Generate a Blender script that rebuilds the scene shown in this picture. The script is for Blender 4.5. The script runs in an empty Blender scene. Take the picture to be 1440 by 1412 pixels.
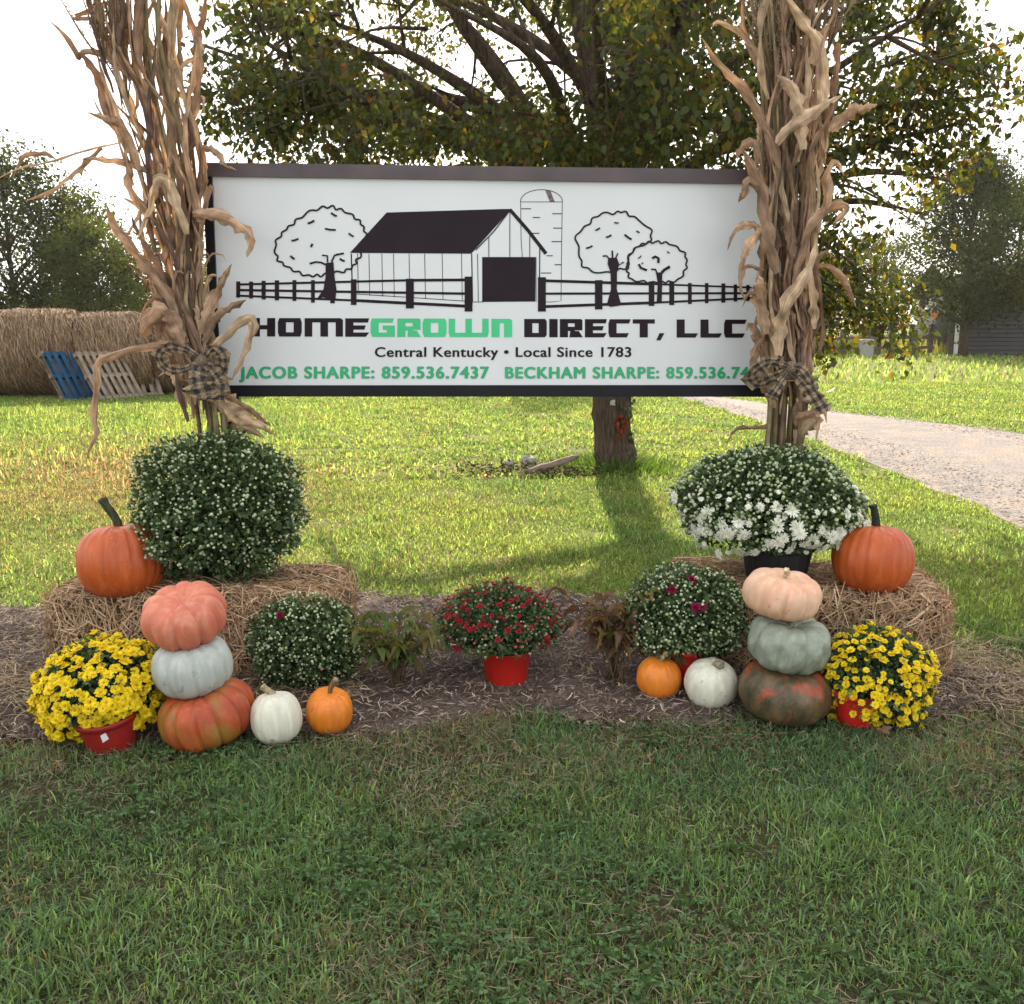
import bpy, math, random
import numpy as np
from mathutils import Vector, Matrix, Euler

R = math.radians
sc = bpy.context.scene
C = sc.collection

# ------------------------------------------------------------------ camera, sky, sun, exposure
CAM_H, FPX, PITCH = 1.5, 1400.0, R(10.2)
cam = bpy.data.cameras.new('camera')
cam_ob = bpy.data.objects.new('camera', cam)
C.objects.link(cam_ob)
cam_ob.location = (0, 0, CAM_H)
cam_ob.rotation_euler = (R(90) - PITCH, 0, 0)
cam.sensor_width = 36
cam.lens = FPX / 1440 * 36
cam.clip_start = 0.05
cam.clip_end = 3000
sc.camera = cam_ob

SUN_EL, SUN_AZ = R(28), R(2.5)          # azimuth measured from +Y towards +X... sun stands in front of the camera, behind the tree
sun_dir = Vector((math.sin(SUN_AZ) * math.cos(SUN_EL), math.cos(SUN_AZ) * math.cos(SUN_EL), math.sin(SUN_EL)))

world = bpy.data.worlds.new('World')
sc.world = world
world.use_nodes = True
wn, wl = world.node_tree.nodes, world.node_tree.links
wn.clear()
wo = wn.new('ShaderNodeOutputWorld')
bg = wn.new('ShaderNodeBackground')
sky = wn.new('ShaderNodeTexSky')
sky.sky_type = 'NISHITA'
sky.sun_disc = False
sky.sun_elevation = SUN_EL
sky.sun_rotation = SUN_AZ
sky.dust_density = 2.5
sky.air_density = 1.0
tc = wn.new('ShaderNodeTexCoord')
mp = wn.new('ShaderNodeMapping')
mp.inputs['Scale'].default_value = (1.0, 1.0, 2.6)
nz = wn.new('ShaderNodeTexNoise')
nz.inputs['Scale'].default_value = 2.3
nz.inputs['Detail'].default_value = 7
nz.inputs['Roughness'].default_value = 0.55
cr = wn.new('ShaderNodeValToRGB')
cr.color_ramp.elements[0].position = 0.30
cr.color_ramp.elements[1].position = 0.52
mx = wn.new('ShaderNodeMixRGB')
mx.inputs['Color2'].default_value = (12.6, 12.6, 12.7, 1)
ml = wn.new('ShaderNodeMath'); ml.operation = 'MULTIPLY'; ml.inputs[1].default_value = 0.85
wl.new(tc.outputs['Generated'], mp.inputs['Vector'])
wl.new(mp.outputs['Vector'], nz.inputs['Vector'])
wl.new(nz.outputs['Fac'], cr.inputs['Fac'])
wl.new(cr.outputs['Color'], ml.inputs[0])
wl.new(ml.outputs[0], mx.inputs['Fac'])
wl.new(sky.outputs['Color'], mx.inputs['Color1'])
wl.new(mx.outputs['Color'], bg.inputs['Color'])
wl.new(bg.outputs['Background'], wo.inputs['Surface'])
bg.inputs['Strength'].default_value = 0.072

sl = bpy.data.lights.new('sun', 'SUN')
sl.energy = 5.0
sl.angle = R(0.6)
sl.color = (1.0, 0.86, 0.66)
so = bpy.data.objects.new('sun', sl)
C.objects.link(so)
so.location = (0, 30, 30)
so.rotation_euler = sun_dir.to_track_quat('Z', 'Y').to_euler()

sc.view_settings.view_transform = 'Standard'
sc.view_settings.look = 'None'
sc.view_settings.gamma = 1
sc.view_settings.use_curve_mapping = False
sc.view_settings.exposure = 1.36

# ------------------------------------------------------------------ picture <-> place
cp, sp = math.cos(PITCH), math.sin(PITCH)
def ray(px, py):
    a, b = (px - 720) / FPX, -(py - 706) / FPX
    return Vector((a, cp + b * sp, -sp + b * cp))
def at(px, py, Y):
    r = ray(px, py); t = Y / r.y
    return Vector((r.x * t, Y, CAM_H + r.z * t))
def ground(px, py, z=0.0):
    r = ray(px, py); t = (z - CAM_H) / r.z
    return Vector((r.x * t, r.y * t, z))

def srgb(h):
    h = h.lstrip('#'); v = [int(h[i:i+2], 16) / 255 for i in (0, 2, 4)]
    return tuple(((x + 0.055) / 1.055) ** 2.4 if x > 0.04045 else x / 12.92 for x in v)

# ------------------------------------------------------------------ helpers
def tag(o, label=None, cat=None, group=None, kind=None):
    if label: o['label'] = label
    if cat: o['category'] = cat
    if group: o['group'] = group
    if kind: o['kind'] = kind
    return o
def empty(name, loc, rz=0.0):
    o = bpy.data.objects.new(name, None); C.objects.link(o)
    o.location = loc; o.rotation_euler = (0, 0, rz); o.empty_display_size = 0.1
    return o
def link(name, me, mat=None, parent=None, loc=None, rot=None):
    o = bpy.data.objects.new(name, me); C.objects.link(o)
    if mat is not None and len(me.materials) == 0: me.materials.append(mat)
    if parent is not None: o.parent = parent
    if loc is not None: o.location = loc
    if rot is not None: o.rotation_euler = rot
    return o
def npmesh(name, V, F, mat=None, col=None, smooth=False):
    V = np.asarray(V, dtype=np.float32).reshape(-1, 3); F = np.asarray(F, dtype=np.int32).reshape(-1, 3)
    me = bpy.data.meshes.new(name)
    me.vertices.add(len(V)); me.vertices.foreach_set('co', V.ravel())
    me.loops.add(len(F) * 3); me.loops.foreach_set('vertex_index', F.ravel())
    me.polygons.add(len(F)); me.polygons.foreach_set('loop_start', np.arange(len(F), dtype=np.int32) * 3)
    me.update(calc_edges=True)
    if smooth: me.polygons.foreach_set('use_smooth', np.ones(len(F), dtype=bool))
    if col is not None:
        a = me.color_attributes.new('col', 'FLOAT_COLOR', 'POINT')
        c4 = np.ones((len(V), 4), dtype=np.float32); c4[:, :3] = col
        a.data.foreach_set('color', c4.ravel())
    if mat is not None: me.materials.append(mat)
    return me
class Acc:
    def __init__(s): s.V, s.F, s.C, s.n = [], [], [], 0
    def add(s, V, F, col=None):
        V = np.asarray(V, dtype=np.float32).reshape(-1, 3); F = np.asarray(F, dtype=np.int64).reshape(-1, 3)
        s.V.append(V); s.F.append(F + s.n); s.n += len(V)
        if col is None: col = (0.5, 0.5, 0.5)
        c = np.asarray(col, dtype=np.float32)
        s.C.append(np.broadcast_to(c, (len(V), 3)) if c.ndim == 1 else c)
        return s
    def mesh(s, name, mat=None, smooth=False, off=None):
        V = np.concatenate(s.V)
        if off is not None: V = V - np.array(off, dtype=np.float32)
        return npmesh(name, V, np.concatenate(s.F), mat, np.concatenate(s.C), smooth)
def quads(idx):          # (M,4) -> (2M,3)
    idx = np.asarray(idx).reshape(-1, 4)
    return np.concatenate([idx[:, [0, 1, 2]], idx[:, [0, 2, 3]]])
def gridfaces(nu, nv, closed_u=False):
    i, j = np.meshgrid(np.arange(nu if closed_u else nu - 1), np.arange(nv - 1), indexing='ij')
    i2 = (i + 1) % nu
    return quads(np.stack([i * nv + j, i2 * nv + j, i2 * nv + j + 1, i * nv + j + 1], -1))
def boxVF(c, s, rot=None):
    c = np.array(c, dtype=float); s = np.array(s, dtype=float) / 2
    v = np.array([[x, y, z] for x in (-1, 1) for y in (-1, 1) for z in (-1, 1)], dtype=float) * s
    if rot is not None: v = v @ np.array(rot).T
    f = quads([[0, 1, 3, 2], [4, 6, 7, 5], [0, 4, 5, 1], [2, 3, 7, 6], [0, 2, 6, 4], [1, 5, 7, 3]])
    return v + c, f
def bevbox(name, size, mat, bev=0.004, col=(0.5, 0.5, 0.5)):
    import bmesh
    bm = bmesh.new(); bmesh.ops.create_cube(bm, size=1)
    for v in bm.verts: v.co = Vector((v.co.x * size[0], v.co.y * size[1], v.co.z * size[2]))
    bmesh.ops.bevel(bm, geom=bm.edges[:], offset=bev, segments=1, affect='EDGES')
    me = bpy.data.meshes.new(name); bm.to_mesh(me); bm.free()
    a = me.color_attributes.new('col', 'FLOAT_COLOR', 'POINT')
    for d in a.data: d.color = (*col, 1)
    me.materials.append(mat)
    return me
def tube(path, rad, n=8, cap=True, lump=0.0, rng=None):
    P = np.array([tuple(p) for p in path], dtype=float); m = len(P)
    rad = np.broadcast_to(np.asarray(rad, dtype=float), (m,))
    T = np.gradient(P, axis=0); T /= np.linalg.norm(T, axis=1)[:, None] + 1e-9
    up = np.array([0, 0, 1.0]) if abs(T[0][2]) < 0.9 else np.array([1.0, 0, 0])
    A = np.cross(T, up); A /= np.linalg.norm(A, axis=1)[:, None] + 1e-9
    B = np.cross(T, A)
    th = np.arange(n) / n * 2 * np.pi
    r = rad[None, :, None] * np.ones((n, 1, 1))
    if lump and rng is not None: r = r * (1 + lump * rng.normal(size=(n, m, 1)))
    V = P[None] + r * (np.cos(th)[:, None, None] * A[None] + np.sin(th)[:, None, None] * B[None])
    F = gridfaces(n, m, True)
    V = V.reshape(-1, 3)
    if cap:
        k = len(V); V = np.concatenate([V, P[:1], P[-1:]])
        e = []
        for i in range(n):
            j = (i + 1) % n
            e.append([k, j * m, i * m]); e.append([k + 1, i * m + m - 1, j * m + m - 1])
        F = np.concatenate([F, np.array(e)])
    return V, F
def smoothpath(pts, n):
    P = [Vector(p) for p in pts]
    P = [P[0] * 2 - P[1]] + P + [P[-1] * 2 - P[-2]]
    segs = len(P) - 3; out = []
    for k in range(n):
        t = k / (n - 1) * segs; i = min(int(t), segs - 1); t -= i
        a, b, c, d = P[i:i + 4]
        out.append(0.5 * ((2 * b) + (c - a) * t + (2 * a - 5 * b + 4 * c - d) * t * t + (3 * b - a - 3 * c + d) * t ** 3))
    return out
def noise2(x, y, seed, scale=1.0, octs=3):     # cheap smooth field in [-1,1]
    r = np.random.RandomState(seed); s = 0; a = 1; tot = 0
    for o in range(octs):
        for k in range(4):
            th, ph = r.uniform(0, 6.28, 2); fr = scale * (2 ** o) * r.uniform(0.7, 1.4)
            s = s + a * np.sin(fr * (x * math.cos(th) + y * math.sin(th)) + ph)
        tot += a * 2; a *= 0.6
    return np.clip(s / tot, -1, 1)
def unit(v): return v / (np.linalg.norm(v, axis=-1, keepdims=True) + 1e-9)

# leaves: N small folded leaves, 5 verts and 4 triangles each
def leaves(P, D, Nn, L, W, fold=0.25, droop=0.0, col=None, simple=False):
    N = len(P); L = np.broadcast_to(np.asarray(L, float), (N,))[:, None]; W = np.broadcast_to(np.asarray(W, float), (N,))[:, None]
    D = unit(D); S = unit(np.cross(D, Nn)); Nn = np.cross(S, D)
    b = P; tip = P + D * L - Nn * L * droop
    m = P + D * L * 0.45
    l = P + D * L * 0.42 + S * W / 2 + Nn * W * fold
    r = P + D * L * 0.42 - S * W / 2 + Nn * W * fold
    V = np.stack([b, l, tip, r, m], 1).reshape(-1, 3)
    base = (np.arange(N) * 5)[:, None, None]
    F = (np.array([[0, 2, 1], [0, 3, 2]])[None] + base).reshape(-1, 3) if simple else (np.array([[0, 4, 1], [4, 2, 1], [0, 3, 4], [4, 3, 2]])[None] + base).reshape(-1, 3)
    c = None if col is None else np.repeat(col, 5, axis=0)
    return V, F, c
def blades(P, az, h, w, lean, K, col):
    N = len(P); ts = {1: [0], 2: [0, .5], 3: [0, .38, .72]}[K]
    d = np.stack([np.cos(az), np.sin(az), 0 * az], -1); s = np.stack([-np.sin(az), np.cos(az), 0 * az], -1)
    # the flat of a blade does not always face its lean
    tw = np.random.RandomState(5).uniform(-1.2, 1.2, N)[:, None]
    s = s * np.cos(tw) + d * np.sin(tw)
    rows = []
    for t in ts:
        c = P + np.array([0, 0, 1.0]) * (h * (t - 0.35 * (lean / h) * t * t * 0.8))[:, None] + d * (lean * t ** 1.7)[:, None]
        ww = (w * (1 - t) ** 0.55 / 2)[:, None]
        rows += [c - s * ww, c + s * ww]
    tip = P + np.array([0, 0, 1.0]) * (h * (1 - 0.28 * lean / h))[:, None] + d * lean[:, None]
    rows.append(tip)
    nv = len(rows); V = np.stack(rows, 1).reshape(-1, 3)
    f = []
    for k in range(K - 1): f += [[2 * k, 2 * k + 1, 2 * k + 3], [2 * k, 2 * k + 3, 2 * k + 2]]
    f += [[2 * K - 2, 2 * K - 1, 2 * K]]
    F = (np.array(f)[None] + (np.arange(N) * nv)[:, None, None]).reshape(-1, 3)
    return V, F, np.repeat(col, nv, axis=0)

# ------------------------------------------------------------------ materials
def mat(name, color=None, rough=0.6, trans=0.0, vcol=False, noise=None, nscale=20.0, namp=0.25, bump=0.0, bscale=80.0, spec=0.4, transcol=None, metal=0.0, coat=0.0, stretch=None):
    m = bpy.data.materials.new(name); m.use_nodes = True
    n, l = m.node_tree.nodes, m.node_tree.links; n.clear()
    out = n.new('ShaderNodeOutputMaterial'); p = n.new('ShaderNodeBsdfPrincipled')
    p.inputs['Roughness'].default_value = rough; p.inputs['Specular IOR Level'].default_value = spec
    p.inputs['Metallic'].default_value = metal; p.inputs['Coat Weight'].default_value = coat
    if vcol:
        a = n.new('ShaderNodeVertexColor'); a.layer_name = 'col'; src = a.outputs['Color']
    else:
        a = n.new('ShaderNodeRGB'); a.outputs[0].default_value = (*color, 1); src = a.outputs[0]
    t = n.new('ShaderNodeTexCoord'); vec = t.outputs['Object']
    if stretch:
        mpp = n.new('ShaderNodeMapping'); mpp.inputs['Scale'].default_value = stretch
        l.new(vec, mpp.inputs['Vector']); vec = mpp.outputs['Vector']
    if namp:
        nn = n.new('ShaderNodeTexNoise'); nn.inputs['Scale'].default_value = nscale; nn.inputs['Detail'].default_value = 5
        l.new(vec, nn.inputs['Vector'])
        if noise is not None:
            rm = n.new('ShaderNodeValToRGB'); rm.color_ramp.elements[0].position = 0.42; rm.color_ramp.elements[1].position = 0.58
            l.new(nn.outputs['Fac'], rm.inputs['Fac'])
            mm = n.new('ShaderNodeMath'); mm.operation = 'MULTIPLY'; mm.inputs[1].default_value = namp; l.new(rm.outputs['Color'], mm.inputs[0])
            mi = n.new('ShaderNodeMixRGB'); l.new(mm.outputs[0], mi.inputs['Fac']); l.new(src, mi.inputs['Color1']); mi.inputs['Color2'].default_value = (*noise, 1)
            src = mi.outputs['Color']
        else:
            mr = n.new('ShaderNodeMapRange'); mr.inputs['From Min'].default_value = 0.3; mr.inputs['From Max'].default_value = 0.7
            mr.inputs['To Min'].default_value = 1 - namp; mr.inputs['To Max'].default_value = 1 + namp
            l.new(nn.outputs['Fac'], mr.inputs['Value'])
            mi = n.new('ShaderNodeVectorMath'); mi.operation = 'SCALE'; l.new(src, mi.inputs[0]); l.new(mr.outputs[0], mi.inputs['Scale'])
            src = mi.outputs['Vector']
    l.new(src, p.inputs['Base Color'])
    if bump:
        bn = n.new('ShaderNodeTexNoise'); bn.inputs['Scale'].default_value = bscale; bn.inputs['Detail'].default_value = 6
        l.new(vec, bn.inputs['Vector'])
        bp = n.new('ShaderNodeBump'); bp.inputs['Strength'].default_value = bump; bp.inputs['Distance'].default_value = 0.01
        l.new(bn.outputs['Fac'], bp.inputs['Height']); l.new(bp.outputs['Normal'], p.inputs['Normal'])
    if trans:
        tr = n.new('ShaderNodeBsdfTranslucent'); ms = n.new('ShaderNodeMixShader'); ms.inputs['Fac'].default_value = trans
        if transcol:
            tm = n.new('ShaderNodeMixRGB'); tm.blend_type = 'MULTIPLY'; tm.inputs['Fac'].default_value = 1; l.new(src, tm.inputs['Color1']); tm.inputs['Color2'].default_value = (*transcol, 1)
            l.new(tm.outputs['Color'], tr.inputs['Color'])
        else: l.new(src, tr.inputs['Color'])
        l.new(p.outputs[0], ms.inputs[1]); l.new(tr.outputs[0], ms.inputs[2]); l.new(ms.outputs[0], out.inputs['Surface'])
    else: l.new(p.outputs[0], out.inputs['Surface'])
    return m

M_grass = mat('grass_blades', vcol=True, rough=0.38, trans=0.5, transcol=(2.0, 1.85, 0.75), namp=0.0, spec=0.3)
M_turf = mat('lawn_blades', vcol=True, rough=0.75, trans=0.5, transcol=(2.0, 1.85, 1.15), namp=0.0, spec=0.08)
M_leaf = mat('tree_leaf', vcol=True, rough=0.5, trans=0.5, transcol=(2.3, 1.75, 0.45), namp=0.0, spec=0.3)
M_far = mat('far_leaf', vcol=True, rough=0.85, trans=0.45, transcol=(1.9, 1.6, 0.55), namp=0.0, spec=0.04)
M_mum = mat('mum_leaf', vcol=True, rough=0.55, trans=0.22, transcol=(1.3, 1.4, 0.6), namp=0.0, spec=0.35)
M_petal = mat('petal', vcol=True, rough=0.6, trans=0.35, namp=0.0, spec=0.2)
M_bark = mat('bark', color=(0.070, 0.050, 0.036), rough=0.95, nscale=14, namp=0.55, bump=1.0, bscale=22, stretch=(3, 3, 0.5), spec=0.1)
M_straw = mat('straw', vcol=True, rough=0.75, trans=0.12, namp=0.0, spec=0.2)
def corn_mat():
    m = bpy.data.materials.new('dry_corn'); m.use_nodes = True
    n, l = m.node_tree.nodes, m.node_tree.links; n.clear()
    out = n.new('ShaderNodeOutputMaterial'); p = n.new('ShaderNodeBsdfPrincipled'); p.inputs['Roughness'].default_value = .7; p.inputs['Specular IOR Level'].default_value = .25
    vc = n.new('ShaderNodeVertexColor'); vc.layer_name = 'col'; uv = n.new('ShaderNodeUVMap'); uv.uv_map = 'uv'; t = n.new('ShaderNodeTexCoord')
    mp_ = n.new('ShaderNodeMapping'); mp_.inputs['Scale'].default_value = (5, 16, 1); l.new(uv.outputs[0], mp_.inputs['Vector'])
    def nr(vec, s, a, b, d=4):
        x = n.new('ShaderNodeTexNoise'); x.inputs['Scale'].default_value = s; x.inputs['Detail'].default_value = d; l.new(vec, x.inputs['Vector'])
        r = n.new('ShaderNodeMapRange'); r.inputs['From Min'].default_value = .3; r.inputs['From Max'].default_value = .7; r.inputs['To Min'].default_value = a; r.inputs['To Max'].default_value = b; l.new(x.outputs['Fac'], r.inputs['Value']); return r.outputs[0], x.outputs['Fac']
    st_, stf = nr(mp_.outputs[0], 1.0, .55, 1.4); bl_, blf = nr(t.outputs['Object'], 17, .6, 1.3, 6)
    k = n.new('ShaderNodeMath'); k.operation = 'MULTIPLY'; l.new(st_, k.inputs[0]); l.new(bl_, k.inputs[1])
    v = n.new('ShaderNodeVectorMath'); v.operation = 'SCALE'; l.new(vc.outputs['Color'], v.inputs[0]); l.new(k.outputs[0], v.inputs['Scale']); l.new(v.outputs['Vector'], p.inputs['Base Color'])
    bp = n.new('ShaderNodeBump'); bp.inputs['Strength'].default_value = .6; bp.inputs['Distance'].default_value = .006; l.new(stf, bp.inputs['Height']); l.new(bp.outputs[0], p.inputs['Normal'])
    tm = n.new('ShaderNodeMixRGB'); tm.blend_type = 'MULTIPLY'; tm.inputs['Fac'].default_value = 1; l.new(v.outputs['Vector'], tm.inputs['Color1']); tm.inputs['Color2'].default_value = (1.22, .88, .56, 1)
    tr = n.new('ShaderNodeBsdfTranslucent'); l.new(tm.outputs[0], tr.inputs['Color']); ms = n.new('ShaderNodeMixShader'); ms.inputs['Fac'].default_value = .2
    l.new(p.outputs[0], ms.inputs[1]); l.new(tr.outputs[0], ms.inputs[2]); l.new(ms.outputs[0], out.inputs['Surface']); return m
M_corn = corn_mat()
M_chip = mat('mulch_chips', vcol=True, rough=0.9, namp=0.0, spec=0.1)
M_black = mat('black_paint', color=(0.012, 0.012, 0.016), rough=0.3, nscale=6, namp=0.2, spec=0.15, bump=0.03, bscale=300)
M_frametop = mat('sun_flare_frame', color=(0.062, 0.040, 0.044), rough=0.35, nscale=6, namp=0.35, spec=0.5, bump=0.05, bscale=200)  # warm sunlight reflected in the black top rail, put into its colour
M_white = mat('white_vinyl', color=(0.64, 0.665, 0.672), rough=0.28, nscale=2.2, namp=0.045, spec=0.5, bump=0.03, bscale=4)
M_ink = mat('dark_print', color=(0.016, 0.009, 0.014), rough=0.3, nscale=4, namp=0.2, spec=0.12)
M_green = mat('green_print', color=(0.03, 0.50, 0.20), rough=0.3, nscale=4, namp=0.1, spec=0.5)
M_green2 = mat('deep_green_print', color=(0.02, 0.36, 0.15), rough=0.3, nscale=4, namp=0.1, spec=0.5)
M_plastic_red = mat('red_plastic', color=(0.50, 0.018, 0.012), rough=0.45, nscale=9, namp=0.12, bump=0.05, spec=0.4)
M_plastic_dark = mat('dark_red_plastic', color=(0.26, 0.014, 0.012), rough=0.45, nscale=9, namp=0.15, spec=0.4)
M_pot_black = mat('black_plastic', color=(0.012, 0.013, 0.014), rough=0.5, nscale=9, namp=0.1, spec=0.4)
M_soil = mat('potting_soil', color=(0.03, 0.02, 0.014), rough=1.0, nscale=60, namp=0.4, bump=0.6, spec=0.1)
M_stem = mat('pumpkin_stem', vcol=True, rough=0.8, nscale=25, namp=0.35, bump=0.6, bscale=50, stretch=(4, 4, 0.6), spec=0.2)
M_wood = mat('pallet_wood', color=(0.20, 0.155, 0.115), rough=0.85, nscale=5, namp=0.35, bump=0.3, bscale=20, spec=0.15)
M_blue = mat('blue_pallet_wood', color=(0.010, 0.055, 0.12), rough=0.75, nscale=5, namp=0.35, bump=0.3, bscale=20, spec=0.2)
M_post = mat('fence_wood', color=(0.10, 0.08, 0.065), rough=0.9, nscale=8, namp=0.3, bump=0.3, spec=0.1)
M_siding = mat('grey_siding', color=(0.075, 0.075, 0.08), rough=0.9, nscale=2, namp=0.08, spec=0.08)
M_roof = mat('metal_roof', color=(0.10, 0.10, 0.11), rough=0.5, nscale=2, namp=0.15, spec=0.4)
M_trim = mat('white_trim', color=(0.7, 0.7, 0.68), rough=0.6, namp=0.05)
M_twine = mat('twine', color=(0.32, 0.20, 0.08), rough=0.9, namp=0.2)
M_stone = mat('stone', color=(0.30, 0.28, 0.24), rough=0.95, nscale=14, namp=0.4, bump=0.6, bscale=30)
M_paper = mat('white_tag', color=(0.75, 0.75, 0.75), rough=0.6, nscale=30, namp=0.15)
M_rock = mat('pale_log', color=(0.20, 0.15, 0.11), rough=0.9, nscale=12, namp=0.35, bump=0.5)

def ribbon_mat():
    m = bpy.data.materials.new('burlap_check'); m.use_nodes = True
    n, l = m.node_tree.nodes, m.node_tree.links; n.clear()
    out = n.new('ShaderNodeOutputMaterial'); p = n.new('ShaderNodeBsdfPrincipled'); p.inputs['Roughness'].default_value = 0.9
    uv = n.new('ShaderNodeUVMap'); uv.uv_map = 'uv'
    sx = n.new('ShaderNodeSeparateXYZ'); l.new(uv.outputs[0], sx.inputs[0])
    def band(sock, k):
        a = n.new('ShaderNodeMath'); a.operation = 'MULTIPLY'; a.inputs[1].default_value = k; l.new(sock, a.inputs[0])
        b = n.new('ShaderNodeMath'); b.operation = 'FRACT'; l.new(a.outputs[0], b.inputs[0])
        c = n.new('ShaderNodeMath'); c.operation = 'GREATER_THAN'; c.inputs[1].default_value = 0.5; l.new(b.outputs[0], c.inputs[0]); return c
    a, b = band(sx.outputs[0], 22.0), band(sx.outputs[1], 2.5)
    ad = n.new('ShaderNodeMath'); ad.operation = 'ADD'; l.new(a.outputs[0], ad.inputs[0]); l.new(b.outputs[0], ad.inputs[1])
    r = n.new('ShaderNodeValToRGB'); r.color_ramp.interpolation = 'CONSTANT'
    h = n.new('ShaderNodeMath'); h.operation = 'MULTIPLY'; h.inputs[1].default_value = 0.5; l.new(ad.outputs[0], h.inputs[0]); l.new(h.outputs[0], r.inputs['Fac'])
    e = r.color_ramp.elements; e[0].position = 0; e[0].color = (0.42, 0.31, 0.19, 1); e[1].position = 0.4; e[1].color = (0.20, 0.15, 0.11, 1)
    e2 = e.new(0.9); e2.color = (0.055, 0.050, 0.055, 1)
    w = n.new('ShaderNodeTexNoise'); w.inputs['Scale'].default_value = 160; t = n.new('ShaderNodeTexCoord'); l.new(t.outputs['Object'], w.inputs['Vector'])
    mr = n.new('ShaderNodeMapRange'); mr.inputs['From Min'].default_value = 0.3; mr.inputs['From Max'].default_value = 0.7; mr.inputs['To Min'].default_value = 0.5; mr.inputs['To Max'].default_value = 1.4
    l.new(w.outputs['Fac'], mr.inputs['Value'])
    v = n.new('ShaderNodeVectorMath'); v.operation = 'SCALE'; l.new(r.outputs['Color'], v.inputs[0]); l.new(mr.outputs[0], v.inputs['Scale']); l.new(v.outputs['Vector'], p.inputs['Base Color'])
    tr = n.new('ShaderNodeBsdfTranslucent'); l.new(v.outputs['Vector'], tr.inputs['Color'])
    ms = n.new('ShaderNodeMixShader'); ms.inputs['Fac'].default_value = 0.3; l.new(p.outputs[0], ms.inputs[1]); l.new(tr.outputs[0], ms.inputs[2]); l.new(ms.outputs[0], out.inputs['Surface'])
    return m
M_ribbon = ribbon_mat()

def ground_mat(name, c1, c2, c3, s1=0.35, s2=6.0, s3=60.0, bump=0.5, bscale=120.0, rough=0.95):
    m = bpy.data.materials.new(name); m.use_nodes = True
    n, l = m.node_tree.nodes, m.node_tree.links; n.clear()
    out = n.new('ShaderNodeOutputMaterial'); p = n.new('ShaderNodeBsdfPrincipled'); p.inputs['Roughness'].default_value = rough; p.inputs['Specular IOR Level'].default_value = 0.1
    t = n.new('ShaderNodeTexCoord')
    def ns(s, a, b):
        x = n.new('ShaderNodeTexNoise'); x.inputs['Scale'].default_value = s; x.inputs['Detail'].default_value = 5; l.new(t.outputs['Object'], x.inputs['Vector'])
        r = n.new('ShaderNodeMapRange'); r.inputs['From Min'].default_value = a; r.inputs['From Max'].default_value = b; l.new(x.outputs['Fac'], r.inputs['Value']); return r.outputs[0]
    m1 = n.new('ShaderNodeMixRGB'); m1.inputs['Color1'].default_value = (*c1, 1); m1.inputs['Color2'].default_value = (*c2, 1); l.new(ns(s1, .4, .6), m1.inputs['Fac'])
    m2 = n.new('ShaderNodeMixRGB'); l.new(m1.outputs[0], m2.inputs['Color1']); m2.inputs['Color2'].default_value = (*c3, 1); l.new(ns(s2, .45, .7), m2.inputs['Fac'])
    r = n.new('ShaderNodeMapRange'); x = n.new('ShaderNodeTexNoise'); x.inputs['Scale'].default_value = s3; x.inputs['Detail'].default_value = 4; l.new(t.outputs['Object'], x.inputs['Vector'])
    r.inputs['From Min'].default_value = .3; r.inputs['From Max'].default_value = .7; r.inputs['To Min'].default_value = .55; r.inputs['To Max'].default_value = 1.45; l.new(x.outputs['Fac'], r.inputs['Value'])
    v = n.new('ShaderNodeVectorMath'); v.operation = 'SCALE'; l.new(m2.outputs[0], v.inputs[0]); l.new(r.outputs[0], v.inputs['Scale']); l.new(v.outputs['Vector'], p.inputs['Base Color'])
    bn = n.new('ShaderNodeTexNoise'); bn.inputs['Scale'].default_value = bscale; bn.inputs['Detail'].default_value = 5; l.new(t.outputs['Object'], bn.inputs['Vector'])
    bp = n.new('ShaderNodeBump'); bp.inputs['Strength'].default_value = bump; bp.inputs['Distance'].default_value = 0.02; l.new(bn.outputs['Fac'], bp.inputs['Height']); l.new(bp.outputs[0], p.inputs['Normal'])
    l.new(p.outputs[0], out.inputs['Surface'])
    return m

# ------------------------------------------------------------------ the ground
def lawn_height(x, y): return 0.02 * noise2(x, y, 3, 0.6, 2)
def sheet(name, xs, ys, zf, m, kind='structure'):
    X, Y = np.meshgrid(xs, ys, indexing='ij'); Z = zf(X, Y)
    me = npmesh(name, np.stack([X, Y, Z], -1).reshape(-1, 3), gridfaces(len(xs), len(ys)), m, None, True)
    o = link(name, me); o['kind'] = kind; return o
M_lawn = ground_mat('lawn_ground', (0.11, 0.14, 0.026), (0.14, 0.155, 0.034), (0.13, 0.11, 0.045), 0.35, 5.0, 45.0, 0.8, 60)
M_thatch = ground_mat('thatch_ground', (0.060, 0.055, 0.028), (0.045, 0.050, 0.020), (0.085, 0.065, 0.042), 1.3, 9.0, 70.0, 1.0, 110)
def axis(a, b, fine): return np.unique(np.concatenate([np.linspace(-fine, fine, 81), np.linspace(a, b, 41)]))
g = sheet('lawn', axis(-600, 600, 12), np.unique(np.concatenate([np.linspace(-12, 30, 90), np.linspace(30, 1500, 40)])), lambda x, y: 0 * x - 0.02 + np.where((abs(x) < 15) & (y < 31), 0.006 * noise2(x, y, 3, 2, 2), 0) - 0.0, M_lawn)

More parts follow.
